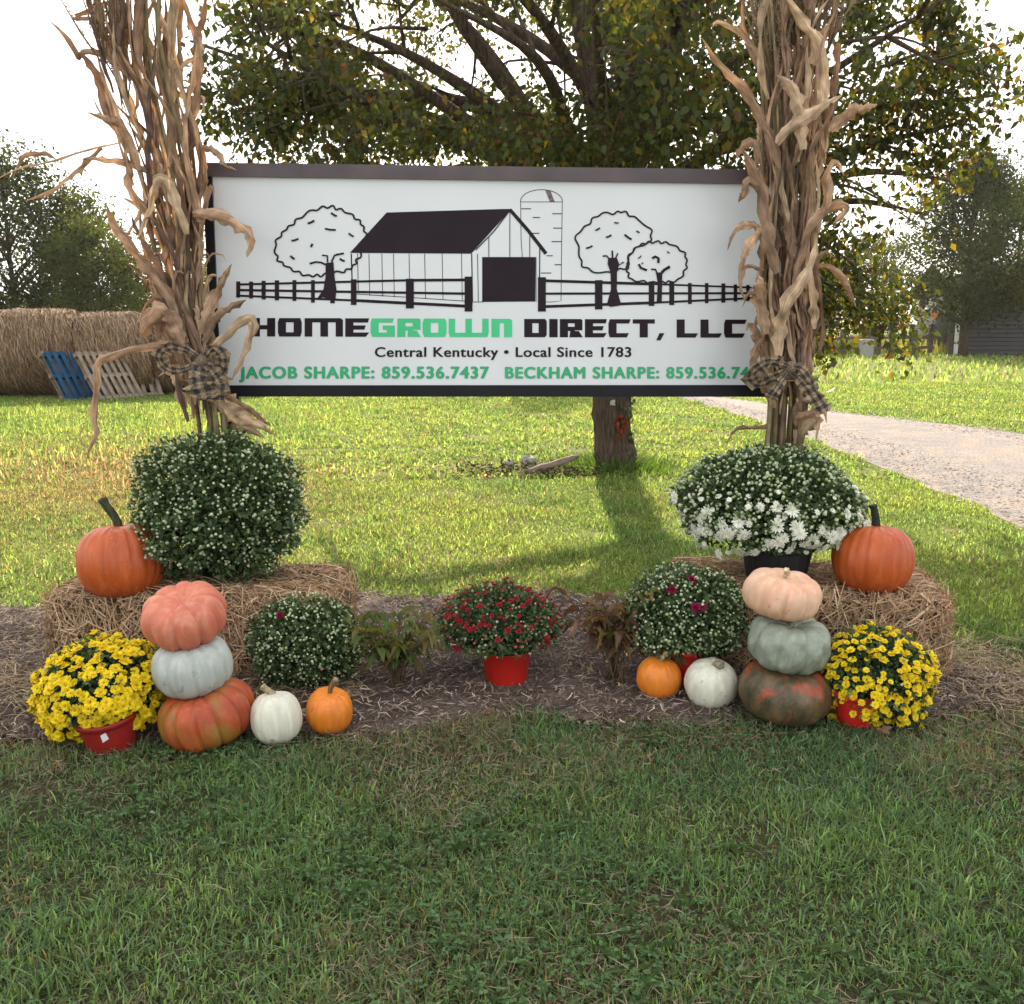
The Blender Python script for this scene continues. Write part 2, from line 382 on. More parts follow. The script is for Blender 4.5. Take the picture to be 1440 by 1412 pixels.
sheet('thatch', np.linspace(-8, 3.4, 90), np.linspace(-3, 4.6, 90), lambda x, y: -0.011 + 0.003 * noise2(x, y, 3, 3, 2) - 0.012 * (np.abs(x) > 7.9) - 0.006 * (y > 4.55) - .012 * (x > 3.3), M_thatch)
def bed_back(x): return np.interp(x, [-6, -2.6, -1.0, 0.0, 1.2, 1.7, 2.0, 2.3], [5.15, 5.2, 5.32, 5.42, 5.2, 4.7, 4.15, 3.78]) + 0.07 * np.sin(x * 5.1) + 0.04 * np.sin(x * 13)
def bed_front(x): return np.interp(x, [-6, -2.2, -0.6, 0.0, 0.8, 1.5, 2.0, 2.5], [3.4, 3.42, 3.48, 3.62, 3.62, 3.66, 3.72, 3.75]) + 0.04 * np.sin(x * 6.3 + 1) + 0.025 * np.sin(x * 15)
bx = np.linspace(-6, 2.26, 170); bt = np.linspace(0, 1, 34)
BX, BT = np.meshgrid(bx, bt, indexing='ij')
BY = bed_front(BX) + (bed_back(BX) - bed_front(BX)) * BT
BZ = 0.0 + 0.045 * np.sin(np.pi * np.clip(BT, 0, 1)) ** 0.6 + 0.010 * noise2(BX, BY, 8, 8, 3) * np.sin(np.pi * BT)
M_bed = ground_mat('mulch_ground', (0.10, 0.075, 0.062), (0.14, 0.105, 0.085), (0.06, 0.045, 0.038), 2.0, 9.0, 70.0, 1.0, 90)
link('mulch_bed', npmesh('mulch_bed', np.stack([BX, BY, BZ], -1).reshape(-1, 3), gridfaces(len(bx), len(bt)), M_bed, None, True))['kind'] = 'structure'

# gravel driveway: comes from the right foreground and bends left behind the sign
dl = smoothpath([(3.3, -6, 0), (3.72, 4, 0), (3.85, 7.4, 0), (3.95, 12.8, 0), (3.7, 18, 0), (3.1, 22, 0), (0.5, 26.5, 0), (-6, 31, 0), (-20, 36, 0)], 90)
dr = smoothpath([(7.6, -6, 0), (7.8, 4, 0), (7.7, 9, 0), (7.1, 13.8, 0), (5.7, 17.0, 0), (4.1, 20.8, 0), (1.6, 29.5, 0), (-5, 35, 0), (-18, 40, 0)], 90)
DL, DR = np.array([tuple(p) for p in dl]), np.array([tuple(p) for p in dr])
tt = np.linspace(0, 1, 13)
DV = DL[:, None, :] * (1 - tt)[None, :, None] + DR[:, None, :] * tt[None, :, None]
DV[..., 2] = -0.018 + 0.045 * np.sin(np.pi * tt)[None] + 0.004 * noise2(DV[..., 0], DV[..., 1], 4, 5)
M_gravel = ground_mat('gravel', (0.25, 0.215, 0.20), (0.20, 0.185, 0.185), (0.30, 0.24, 0.19), 0.5, 3.0, 38.0, 1.0, 45)
link('driveway', npmesh('driveway', DV.reshape(-1, 3), gridfaces(90, 13), M_gravel, None, True))['kind'] = 'structure'
def in_drive(x, y):
    lx = np.interp(y, DL[:, 1], DL[:, 0]); rx = np.interp(y, DR[:, 1], DR[:, 0])
    return (x > lx + 0.06 * np.sin(y * 4)) & (x < rx + 0.08 * np.sin(y * 3)) & (y < 34)
rng = np.random.RandomState(11)
# loose stones on the driveway
N = 9000
gy = 6.0 + 16 * rng.rand(N) ** 1.5; f = rng.rand(N)
gx = np.interp(gy, DL[:, 1], DL[:, 0]) * (1 - f) + np.interp(gy, DR[:, 1], DR[:, 0]) * f + rng.normal(0, 0.05, N)
s = rng.uniform(0.008, 0.022, N)
o8 = np.array([[1, 0, 0], [-1, 0, 0], [0, 1, 0], [0, -1, 0], [0, 0, 1.0]])
V = np.stack([gx, gy, 0 * gx + 0.012], -1)[:, None] + o8[None] * s[:, None, None] * rng.uniform(0.6, 1.3, (N, 5, 1)) * np.array([1, 1, 0.7])
F = (np.array([[0, 2, 4], [2, 1, 4], [1, 3, 4], [3, 0, 4]])[None] + (np.arange(N) * 5)[:, None, None]).reshape(-1, 3)
cb = np.array([0.27, 0.24, 0.22])[None] * rng.uniform(0.6, 1.35, (N, 1)) * np.array([1, 1, 1])
tag(link('gravel', npmesh('gravel', V.reshape(-1, 3), F, M_chip, np.repeat(cb, 5, 0))), 'loose pale gravel lying on the driveway', 'gravel', kind='stuff')

# ------------------------------------------------------------------ grass
def grass_colors(x, y, rng, shade=1.0):
    n = len(x)
    a = np.array([0.088, 0.162, 0.082]); b = np.array([0.160, 0.232, 0.096]); d = np.array([0.23, 0.185, 0.115])
    t = np.clip(0.5 + 0.5 * noise2(x, y, 21, 2.5) + rng.normal(0, 0.25, n), 0, 1)[:, None]
    c = a * (1 - t) + b * t
    c = np.where((y > 4.6)[:, None], c * [1.08, .98, .66], c)      # sunlit yellow of the open lawn is put into its blade colour
    dry = np.clip(0.13 + 0.30 * noise2(x, y, 33, 3.0) + 0.12 * noise2(x, y, 34, 9), 0.03, 0.75)
    tan = np.exp(-((x + 3.6 + 0.35 * (y - 9)) / 1.9) ** 2 - ((y - 9.8) / 3.0) ** 2)   # a dead strip at left by the field
    k = (rng.rand(n) < np.where(y > 4.6, dry * .45, dry * 1.15) + 0.8 * tan)[:, None]
    c = np.where(k, d * rng.uniform(0.6, 1.15, (n, 1)) * np.where(rng.rand(n, 1) < 0.4, [[0.8, 0.72, 0.7]], [[1, 1, 1]]), c)
    return c * np.clip(rng.lognormal(0, .42, (n, 1)), .3, 2.3) * shade
def bed_mask(x, y): return (y > bed_front(x)) & (y < bed_back(x)) & (x < 2.25)
TREE = np.array([1.08, 10.6])
def scatter(y0, y1, dens, rng, marg=1.1):
    xm = 0.53 * y1 + marg; A = (y1 - y0) * 2 * xm; n = int(A * dens)
    x = rng.uniform(-xm, xm, n); y = rng.uniform(y0, y1, n)
    k = (abs(x) < 0.53 * y + marg) & ~in_drive(x, y)
    edge = rng.normal(0, 0.055, n) + .05 * noise2(x, y, 61, 5)
    k &= ~(bed_mask(x, y + edge) & (rng.rand(n) > 0.02))
    k &= (np.hypot(x - TREE[0], y - TREE[1]) > 0.2)
    return x[k], y[k]
def grass_field(name, y0, y1, dens, K, hm, wm, label, seed, steps=1):
    rng = np.random.RandomState(seed); acc = Acc()
    for i in range(steps):
        a, b = y0 + (y1 - y0) * i / steps, y0 + (y1 - y0) * (i + 1) / steps
        x, y = scatter(a, b, dens, rng); n = len(x)
        bare = noise2(x, y, 55, 4.5)
        keep = rng.rand(n) < np.clip(1.15 - 1.6 * np.clip(bare - 0.30, 0, 1), 0.22, 1)
        x, y = x[keep], y[keep]; n = len(x)
        tuft = np.clip(0.85 + 0.5 * noise2(x, y, 77, 6.0), 0.55, 1.4)
        h = hm * tuft * rng.uniform(0.5, 1.5, n); w = wm * rng.uniform(0.5, 1.5, n)
        lean = h * np.abs(rng.normal(0.75, 0.6, n)); az = rng.uniform(0, 2 * np.pi, n)
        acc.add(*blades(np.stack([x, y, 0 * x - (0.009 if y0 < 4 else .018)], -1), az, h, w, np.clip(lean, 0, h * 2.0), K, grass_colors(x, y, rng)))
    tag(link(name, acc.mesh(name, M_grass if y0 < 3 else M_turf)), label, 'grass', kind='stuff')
grass_field('front_grass', 1.3, 3.95, 11500, 3, 0.040, 0.0050, 'short weedy green grass in the foreground in front of the mulch bed', 1, 6)
grass_field('middle_grass', 3.95, 9.5, 3900, 2, 0.037, 0.0080, 'sunlit yellow green lawn grass behind the mulch bed', 2, 6)
grass_field('far_grass', 9.5, 26, 800, 1, 0.050, 0.024, 'mown lawn grass around and behind the tree trunk', 3, 6)
rng = np.random.RandomState(8)
x = np.concatenate([rng.uniform(-30, 30, 26000), rng.uniform(-14, -2.5, 9000)]); y = np.concatenate([26 + 30 * rng.rand(26000) ** 1.2, rng.uniform(9, 18, 9000)])
h = np.concatenate([np.full(26000, 0.13), np.full(9000, 0.11)]) * rng.uniform(0.5, 1.5, len(x))
k = ~in_drive(x, y); x, y, h = x[k], y[k], h[k]
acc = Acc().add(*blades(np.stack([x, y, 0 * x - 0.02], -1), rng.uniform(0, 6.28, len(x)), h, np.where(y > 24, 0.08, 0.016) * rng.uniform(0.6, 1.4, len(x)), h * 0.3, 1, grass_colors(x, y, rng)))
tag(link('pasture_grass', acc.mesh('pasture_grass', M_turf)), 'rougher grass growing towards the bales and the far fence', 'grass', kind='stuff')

# clover and broad weeds in the foreground
rng = np.random.RandomState(19); N = 9000
x, y = scatter(1.3, 3.9, 1300, rng); n0 = noise2(x, y, 91, 3.2); k = rng.rand(len(x)) < np.clip(0.15 + 1.8 * n0, 0.04, 1); x, y = x[k], y[k]
acc = Acc()
for j in range(3):
    az = rng.uniform(0, 6.28, len(x)) if j == 0 else az + 2.09
    L = rng.uniform(0.007, 0.014, len(x)) if j == 0 else L
    z = rng.uniform(0.018, 0.042, len(x)) if j == 0 else z
    D = np.stack([np.cos(az), np.sin(az), 0 * az + 0.15], -1); Nn = np.stack([rng.normal(0, .3, len(x)), rng.normal(0, .3, len(x)), np.ones(len(x))], -1)
    c = np.array([[0.105, 0.175, 0.075]]) * rng.uniform(0.5, 1.5, (len(x), 1))
    acc.add(*leaves(np.stack([x, y, z], -1), D, Nn, L, L * 0.95, 0.12, 0.1, c))
m_ = rng.rand(len(x)) < 0.035
for px_, py_ in zip(x[m_], y[m_]):
    n = rng.randint(4, 8); az = rng.uniform(0, 6.28, n)
    D = np.stack([np.cos(az), np.sin(az), np.full(n, 0.5)], -1)
    acc.add(*leaves(np.tile([px_, py_, 0.0], (n, 1)), D, np.tile([0, 0, 1.0], (n, 1)), rng.uniform(0.04, 0.09, n), rng.uniform(0.010, 0.02, n), 0.15, 0.25, np.tile([0.075, 0.125, 0.04], (n, 1)) * rng.uniform(0.6, 1.3, (n, 1))))
tag(link('clover', acc.mesh('clover', M_turf)), 'clover and broad leafed weeds among the front grass', 'weeds', kind='stuff')
# straw litter strewn flat in the grass
def litter(name, label, cat, x, y, z, L, w, cols, rng, matl, tilt=0.25):
    n = len(x); az = rng.uniform(0, np.pi * 2, n)
    D = np.stack([np.cos(az), np.sin(az), rng.normal(0, tilt, n)], -1); D = unit(D)
    S = unit(np.cross(D, np.tile([0, 0, 1.0], (n, 1)) + rng.normal(0, .5, (n, 3)))); U = np.cross(S, D)
    P = np.stack([x, y, z], -1); bend = rng.normal(0, .12, (n, 1)) * L[:, None]
    a, m, b = P - D * L[:, None] / 2, P + S * bend + U * abs(bend) * 0.5, P + D * L[:, None] / 2
    V = np.stack([a - S * w[:, None] * .3, a + S * w[:, None] * .3, m - S * w[:, None] / 2, m + S * w[:, None] / 2, b - S * w[:, None] * .2, b + S * w[:, None] * .2], 1).reshape(-1, 3)
    F = (np.array([[0, 1, 3], [0, 3, 2], [2, 3, 5], [2, 5, 4]])[None] + (np.arange(n) * 6)[:, None, None]).reshape(-1, 3)
    return tag(link(name, npmesh(name, V, F, matl, np.repeat(cols, 6, 0))), label, cat, kind='stuff')
x, y = scatter(1.3, 3.7, 3200, rng); dn = noise2(x, y, 33, 3.0) + 0.5 * noise2(x, y, 55, 4.5); k = rng.rand(len(x)) < np.clip(0.25 + dn * 1.3, 0.06, 1); x, y = x[k], y[k]; n = len(x)
litter('dead_thatch', 'dry tan grass clippings lying in the front grass', 'dry grass', x, y, rng.uniform(0.0, 0.035, n), rng.uniform(0.015, 0.07, n), rng.uniform(0.0010, 0.0026, n), np.array([[0.24, 0.185, 0.125]]) * rng.uniform(0.5, 1.3, (n, 1)), rng, M_chip)
N = 32000
x = rng.uniform(-3.6, 2.27, N); f = rng.rand(N) * 1.06 - 0.03; y = bed_front(x) + (bed_back(x) - bed_front(x)) * f
z = -0.004 + 0.045 * np.sin(np.pi * np.clip(f, 0, 1)) ** 0.6 + rng.uniform(0, 0.022, N)
pal = np.array([[0.27, 0.215, 0.19], [0.18, 0.14, 0.125], [0.42, 0.34, 0.29], [0.07, 0.05, 0.045], [0.30, 0.21, 0.15]]) * [1.05, 1.0, .93]
litter('mulch_chips', 'shredded brown bark mulch covering the bed', 'mulch', x, y, z, rng.uniform(0.012, 0.06, N), rng.uniform(0.002, 0.007, N), pal[rng.choice(5, N, p=[.3, .25, .17, .18, .1])] * rng.uniform(.6, 1.3, (N, 1)), rng, M_chip, 0.35)

# ------------------------------------------------------------------ main tree
def interp_path(pts, n): return smoothpath(pts, n)
rng = np.random.RandomState(42); prng = random.Random(42)
tree = tag(empty('pear_tree', (TREE[0], TREE[1], 0)), 'large leafy pear tree standing behind the sign, its crown spreading over the top', 'tree')
off = (TREE[0], TREE[1], 0)
wood = Acc(); barkc = (0.1, 0.07, 0.05)
trunk_path = smoothpath([(TREE[0] + 0.04, TREE[1], -0.05), (TREE[0], TREE[1], 0.35), (TREE[0] - 0.02, TREE[1], 1.0), (TREE[0] + 0.02, TREE[1] + .02, 2.3), (TREE[0] + 0.12, TREE[1] + .1, 3.6), (TREE[0] + 0.3, TREE[1] + .1, 6.5), (TREE[0] + 0.3, TREE[1] + .3, 8.5)], 40)
tr = np.interp(np.arange(40), [0, 2, 6, 14, 20, 30, 39], [0.37, 0.235, 0.20, 0.20, 0.17, 0.10, 0.02])
wood.add(*tube(trunk_path, tr, 20, lump=0.035, rng=rng), barkc)
twig_ends = []
def keep_tip(e):
    # the crown is cut away at the back so sun reaches the lawn, and open on its right flank and in its bright left middle
    if e.z < 0.53 * (e.y - (5.15 if e.x < 1.6 else 4.0)): return False
    if e.z < 2.35 and e.x < 2.0: return False
    if e.y > 1:
        v = e - Vector((0, 0, CAM_H)); zc = v.y * cp - v.z * sp; px = 720 + FPX * v.x / zc; py = 706 - FPX * (v.y * sp + v.z * cp) / zc
        if px > 1250 and -60 < py < 520 and rng.rand() < .80: return False
        if px > 1130 and -60 < py < 520 and rng.rand() < .15: return False
        if px < 310 and py > -60: return False
        if 490 < px < 850 and -30 < py < 125 and rng.rand() < .88: return False
    return True
limb_specs = []
for i in range(15):
    az = i * 2.399 + rng.uniform(-.3, .3); z0 = 1.9 + 0.19 * i; ln = rng.uniform(3.2, 4.5) * (1 - 0.02 * i); el = R(rng.uniform(22, 50))
    limb_specs.append((az, z0, ln, el))
# limbs that the photograph shows against the bright sky: up and to the left
limb_specs += [(R(165), 2.3, 4.6, R(34)), (R(150), 2.2, 4.2, R(52)), (R(190), 2.4, 4.4, R(30)), (R(215), 2.1, 4.2, R(28)), (R(245), 2.2, 4.0, R(30)), (R(-30), 2.1, 3.5, R(24)), (R(-10), 2.0, 3.3, R(14)), (R(-60), 2.2, 4.1, R(26)), (R(275), 2.3, 3.9, R(30)), (R(175), 3.0, 4.5, R(20)), (R(-18), 2.7, 3.5, R(18))]
limbs = []
for pth_, r_ in (([(1.08, 10.6, 1.9), (1.25, 10.5, 3.2), (1.75, 10.4, 4.6), (2.4, 10.3, 7.0)], .15), ([(1.08, 10.6, 2.2), (.85, 10.4, 3.4), (.55, 10.2, 5.0), (.3, 10.2, 7.5)], .14), ([(1.0, 10.6, 2.4), (.3, 10.2, 3.3), (-.5, 9.9, 4.3), (-1.4, 9.6, 5.8)], .12)):
    wood.add(*tube(smoothpath(pth_, 18), np.linspace(r_, .03, 18), 12, lump=.05, rng=rng), barkc)
for az, z0, ln, el in limb_specs:
    if math.cos(az) > .75: ln = min(ln, 3.5)
    p0 = Vector((TREE[0], TREE[1], z0)); d = Vector((math.cos(az) * math.cos(el), math.sin(az) * math.cos(el), math.sin(el)))
    p1 = p0 + d * ln * 0.35 + Vector((0, 0, 0.15)); p2 = p0 + d * ln * 0.7 + Vector(rng.normal(0, .12, 3)); p3 = p0 + d * ln + Vector((0, 0, -0.25)) + Vector(rng.normal(0, .15, 3))
    pp = smoothpath([p0, p1, p2, p3], 16); limbs.append(pp)
    wood.add(*tube(pp, np.linspace(0.105 if math.cos(az) < .3 and z0 < 3.2 else .08, 0.012, 16), 8, lump=.04, rng=rng), barkc)
    for k in range(15):
        t = rng.uniform(0.18, 1); q = pp[int(t * 15)]
        dd = (d + Vector(rng.normal(0, .75, 3))).normalized(); dd.z -= 0.15
        L2 = rng.uniform(0.6, 1.5) * (1.25 - 0.5 * t); e = q + dd * L2 + Vector((0, 0, -0.12 * L2))
        if not keep_tip(e): continue
        br = smoothpath([q, q + dd * L2 * .5 + Vector(rng.normal(0, .05, 3)), e], 7)
        wood.add(*tube(br, np.linspace(0.022, 0.004, 7), 5), barkc)
        for j in range(4): twig_ends.append(br[rng.randint(2, 7)] + Vector(rng.normal(0, .10, 3)))
        for s_ in range(2):
            q2 = br[rng.randint(2, 6)]; e2 = q2 + Vector(rng.normal(0, .33, 3)) + Vector((0, 0, -.1))
            wood.add(*tube([q2, (q2 + e2) / 2 + Vector(rng.normal(0, .03, 3)), e2], [0.008, 0.005, 0.002], 4), barkc)
            twig_ends.append(e2)
# drooping outer branches at right and left edge seen in the photograph
def droop(px0, py0, px1, py1, Y, r0=0.02, n=7, sag=0.0):
    a, b = at(px0, py0, Y + rng.uniform(-.3, .3)), at(px1, py1, Y + rng.uniform(-.3, .3))
    m = (a + b) / 2 + Vector((0, 0, sag)); pp = smoothpath([a, m, b], 9)
    wood.add(*tube(pp, np.linspace(r0, 0.003, 9), 5), barkc)
    for k in range(n):
        q = pp[rng.randint(2, 9)]; twig_ends.append(q + Vector(rng.normal(0, .09, 3)))
hang = [(1080, 250, 1200, 330, 9), (1090, 330, 1230, 400, 9), (1100, 350, 1180, 470, 9), (1110, 380, 1235, 470, 9), (1110, 300, 1150, 500, 9), (1090, 300, 1290, 470, 9), (1130, 430, 1160, 500, 9), (1100, 400, 1200, 450, 8.8), (1180, 400, 1265, 470, 9), (1080, 240, 1260, 290, 9), (1120, 250, 1310, 330, 9), (1200, 200, 1320, 260, 9),
        (1200, 130, 1400, 160, 9), (1200, 100, 1425, 115, 9), (1210, 60, 1330, 40, 9), (1250, 90, 1370, 100, 9), (1230, 150, 1370, 195, 9), (1150, 150, 1340, 230, 9), (1180, 60, 1350, 90, 9), (1180, 20, 1300, 10, 9), (1300, 60, 1330, 20, 9),
        (480, 60, 330, 130, 9), (460, 100, 300, 170, 9), (500, 120, 340, 200, 9), (520, 150, 400, 200, 9), (480, 20, 300, 60, 9), (420, 30, 290, 110, 9), (560, 170, 450, 215, 9), (600, 40, 440, 90, 8.8), (440, 100, 380, 190, 9), (420, 150, 350, 215, 9),
        (520, 190, 470, 225, 8.5), (650, 180, 560, 225, 8.5), (760, 190, 690, 230, 8.4), (850, 180, 800, 230, 8.4), (950, 180, 900, 230, 8.4), (990, 160, 1010, 225, 8.4)]
for h_ in hang: droop(*h_, n=(9 if h_[1] > 240 else 14 if h_[0] > 1000 else 12), sag=0.12)
twig_ends = np.array([tuple(p) for p in twig_ends])
# the low rim of the crown stays above the lawn except where the right-hand branches hang
bad = (twig_ends[:, 2] < 2.2) & (twig_ends[:, 0] < 2.0)
twig_ends = twig_ends[~bad]
# openings through which the bright sky shows
vz = twig_ends[:, 1] * cp - (twig_ends[:, 2] - CAM_H) * sp; qx = 720 + FPX * twig_ends[:, 0] / vz; qy = 706 - FPX * (twig_ends[:, 1] * sp + (twig_ends[:, 2] - CAM_H) * cp) / vz
op = np.zeros(len(qx), bool)
for cx_, cy_, rx_, ry_ in ((560, 40, 85, 52), (750, 75, 74, 58), (640, 100, 52, 42), (835, 100, 45, 46), (620, 30, 60, 40), (1000, 205, 26, 22), (395, 60, 42, 36), (1270, 55, 42, 32), (1225, 262, 45, 30), (1180, 120, 26, 26), (690, 20, 30, 26), (960, 60, 26, 24)):
    op |= ((qx - cx_) / rx_) ** 2 + ((qy - cy_) / ry_) ** 2 < 1
twig_ends = twig_ends[~(op & (rng.rand(len(op)) < .96))]
# unseen leaf clusters added above the picture to shade the front grass
nb = 300; yb_ = rng.uniform(13.0, 15.6, nb); gb_ = rng.uniform(1.4, 4.6, nb)
twig_ends = np.concatenate([twig_ends, np.stack([rng.uniform(-3.0, 3.2, nb), yb_, .535 * (yb_ - gb_)], -1)])
NL = 27
n = len(twig_ends) * NL
P = np.repeat(twig_ends, NL, 0) + rng.normal(0, 1, (n, 3)) * np.repeat(rng.uniform(.07, .15, (len(twig_ends), 1)), NL, 0)
D = rng.normal(0, .7, (n, 3)); D[:, 2] -= 0.75
Nn = rng.normal(0, 1, (n, 3))
L = rng.uniform(0.055, 0.095, n)
cb = np.array([[0.042, 0.060, 0.018]]) * np.ones((n, 1)); yl = rng.rand(n) < 0.14; rd = rng.rand(n) < 0.035
cb[yl] = [0.12, 0.105, 0.022]; cb[rd] = [0.09, 0.045, 0.022]
clv = np.repeat(rng.uniform(.65, 1.3, (len(twig_ends), 1)), NL, 0)
cb = cb * clv * rng.uniform(.7, 1.3, (n, 1))
# the nearest leaves in view are leaves of their own, the rest one mass
dist = np.linalg.norm(P - np.array([0, 0, 1.5]), axis=1)
vis = (np.abs(P[:, 0] / P[:, 1]) < 0.5) & (((P[:, 2] - 1.5) / P[:, 1]) < 0.29) & (P[:, 1] > 0)
order = np.argsort(np.where(vis, dist, 1e9))[:300]
rest = np.ones(n, bool); rest[order] = False
trunk = link('trunk', wood.mesh('trunk', M_bark, True, off), parent=tree)
V, F, c = leaves(P[rest], D[rest], Nn[rest], L[rest], L[rest] * 0.62, 0.18, 0.1, cb[rest])
crown = link('crown', npmesh('crown', V - np.array(off), F, M_leaf, c), parent=tree); crown['kind'] = 'stuff'
V1, F1, c1 = [], [], []
for k in range(3):
    A = Acc()
    nn = 7; u = np.linspace(0, 1, nn); wv = 0.31 * np.sin(np.pi * u ** 0.8) ** 0.8; wv[0] = 0.02; wv[-1] = 0.0
    rows = []
    for i in range(nn):
        z = -0.12 * u[i] ** 2 * (1 + k * .5)
        rows += [(u[i], -wv[i], z + wv[i] * .3), (u[i], 0, z), (u[i], wv[i], z + wv[i] * (.3 + .1 * k))]
    f_ = gridfaces(nn, 3)
    A.add(rows, f_, [(0.045, 0.066, 0.02), (0.10, 0.10, 0.024), (0.09, 0.045, 0.022)][k])
    V1.append(A.mesh('leaf', M_leaf, True))
for i in order:
    d = Vector(D[i]).normalized(); nn_ = Vector(Nn[i]); s_ = d.cross(nn_).normalized(); up_ = s_.cross(d)
    mtx = Matrix((d, s_, up_)).transposed().to_4x4()
    o = link('leaf', V1[0 if not (yl[i] or rd[i]) else (1 if yl[i] else 2)], parent=tree)
    o.matrix_local = Matrix.Translation(Vector(P[i]) - Vector(off)) @ mtx @ Matrix.Diagonal((L[i], L[i], L[i], 1))
# clusters of small brown fruit
NB = 3800; te = twig_ends[rng.randint(0, len(twig_ends), NB // 5)]
te = np.repeat(te, 5, 0) + rng.normal(0, .04, (len(te) * 5, 3)); n = len(te)
oc = np.array([[1, 0, 0], [-1, 0, 0], [0, 1, 0], [0, -1, 0], [0, 0, 1.0], [0, 0, -1]])
of = np.array([[0, 2, 4], [2, 1, 4], [1, 3, 4], [3, 0, 4], [2, 0, 5], [1, 2, 5], [3, 1, 5], [0, 3, 5]])
def octs(P, r, col):
    n = len(P); r = np.broadcast_to(np.asarray(r, float), (n,))
    V = (P[:, None] + oc[None] * r[:, None, None]).reshape(-1, 3); F = (of[None] + (np.arange(n) * 6)[:, None, None]).reshape(-1, 3)
    return V, F, np.repeat(np.broadcast_to(col, (n, 3)), 6, 0)
V, F, c = octs(te, rng.uniform(0.009, 0.015, n), np.array([[0.09, 0.04, 0.03]]) * np.ones((n, 1)))
fr = link('fruit', npmesh('fruit', V - np.array(off), F, M_chip, c), parent=tree); fr['kind'] = 'stuff'
# ivy up the right side of the trunk, lichen patches, a red tuft
n = 260; zz = rng.uniform(0.15, 3.0, n); th = rng.normal(-0.35, 0.45, n)
P = np.stack([TREE[0] + 0.215 * np.cos(th), TREE[1] + 0.215 * np.sin(th), zz], -1)
D = np.stack([rng.normal(0, .5, n), rng.normal(0, .5, n), rng.normal(-.3, .5, n)], -1); Nn = np.stack([np.cos(th), np.sin(th), 0 * th + .2], -1)
V, F, c = leaves(P, D, Nn, 0.06, 0.05, .1, .1, np.array([[0.06, 0.12, 0.03]]) * rng.uniform(.6, 1.4, (n, 1)))
iv = link('ivy', npmesh('ivy', V - np.array(off), F, M_leaf, c), parent=tree); iv['kind'] = 'stuff'; 
n = 34; P = np.array([[TREE[0] + 0.07, TREE[1] - 0.22, 0.45]]) + rng.normal(0, 1, (n, 3)) * np.array([.035, .012, .06])
V, F, c = leaves(P, rng.normal(0, 1, (n, 3)), rng.normal(0, 1, (n, 3)), .05, .035, .1, .1, np.array([[0.30, 0.05, 0.03]]) * rng.uniform(.5, 1.2, (n, 1)))
tag(link('red_creeper', npmesh('red_creeper', V - np.array(off), F, M_leaf, c), parent=tree), 'small patch of red creeper leaves low on the trunk')
M_lichen = mat('lichen', color=(0.36, 0.38, 0.33), rough=0.95, nscale=30, namp=.3, bump=.5)
for (dx, z, r) in ((-0.05, 0.92, .034), (-0.02, 0.80, .04), (-0.03, 0.68, .03), (-.01, 1.25, .05)):
    a = np.linspace(0, 2 * np.pi, 12, endpoint=False); rr = r * rng.uniform(.6, 1.2, 12)
    X = TREE[0] + dx + rr * np.cos(a); Zc = z + rr * 1.2 * np.sin(a); Yc = TREE[1] - np.sqrt(np.maximum(0.235 ** 2 - (X - TREE[0]) ** 2, 0)) + .002
    cen = np.array([[TREE[0] + dx, TREE[1] - math.sqrt(0.235 ** 2 - dx * dx) - .006, z]])
    V = np.concatenate([np.stack([X, Yc, Zc], -1), cen]) - np.array(off); F = [[12, i, (i + 1) % 12] for i in range(12)]
    link('lichen', npmesh('lichen', V, F, M_lichen), parent=tree)
# leaf litter, taller grass and the log piece by the trunk foot
n = 1500; a = rng.uniform(0, 6.28, n); r_ = np.abs(rng.normal(0.30, 0.22, n)) + .1
x = TREE[0] + r_ * np.cos(a) * 1.2 - 0.1 * r_; y = TREE[1] - .1 + r_ * np.sin(a); h = rng.uniform(.08, .24, n) * np.clip(1.2 - r_, .3, 1)
acc = Acc().add(*blades(np.stack([x, y, 0 * x - .02], -1), a, h, rng.uniform(.008, .016, n), h * .5, 2, np.array([[0.05, 0.10, 0.025]]) * rng.uniform(.6, 1.4, (n, 1))))
tag(link('tall_grass', acc.mesh('tall_grass', M_grass)), 'unmown dark grass tuft around the foot of the pear tree', 'grass', kind='stuff')
x = TREE[0] - .8 + rng.normal(0, .42, 700); y = TREE[1] - .5 + rng.normal(0, .22, 700); n = 700
D = rng.normal(0, 1, (n, 3)); D[:, 2] *= .3
V, F, c = leaves(np.stack([x, y, rng.uniform(.02, .06, n)], -1), D, np.tile([0, 0, 1.], (n, 1)) + rng.normal(0, .4, (n, 3)), rng.uniform(.03, .07, n), rng.uniform(.02, .04, n), .2, .1, np.array([[0.10, 0.075, 0.04]]) * rng.uniform(.5, 1.5, (n, 1)))
tag(link('fallen_leaves', npmesh('fallen_leaves', V, F, M_chip, c)), 'brown fallen leaves scattered left of the tree foot', 'leaves', kind='stuff')
lp = smoothpath([(TREE[0] - .95, TREE[1] - .75, .03), (TREE[0] - .65, TREE[1] - .6, .09), (TREE[0] - .4, TREE[1] - .45, .15)], 9)
V, F = tube(lp, [.02, .032, .036, .034, .034, .036, .034, .03, .02], 10, lump=.08, rng=rng)
lg = link('log', npmesh('log', V - np.array(lp[4]), F, M_rock, None, True), loc=lp[4]); tag(lg, 'pale weathered log piece lying beside the foot of the pear tree', 'log')
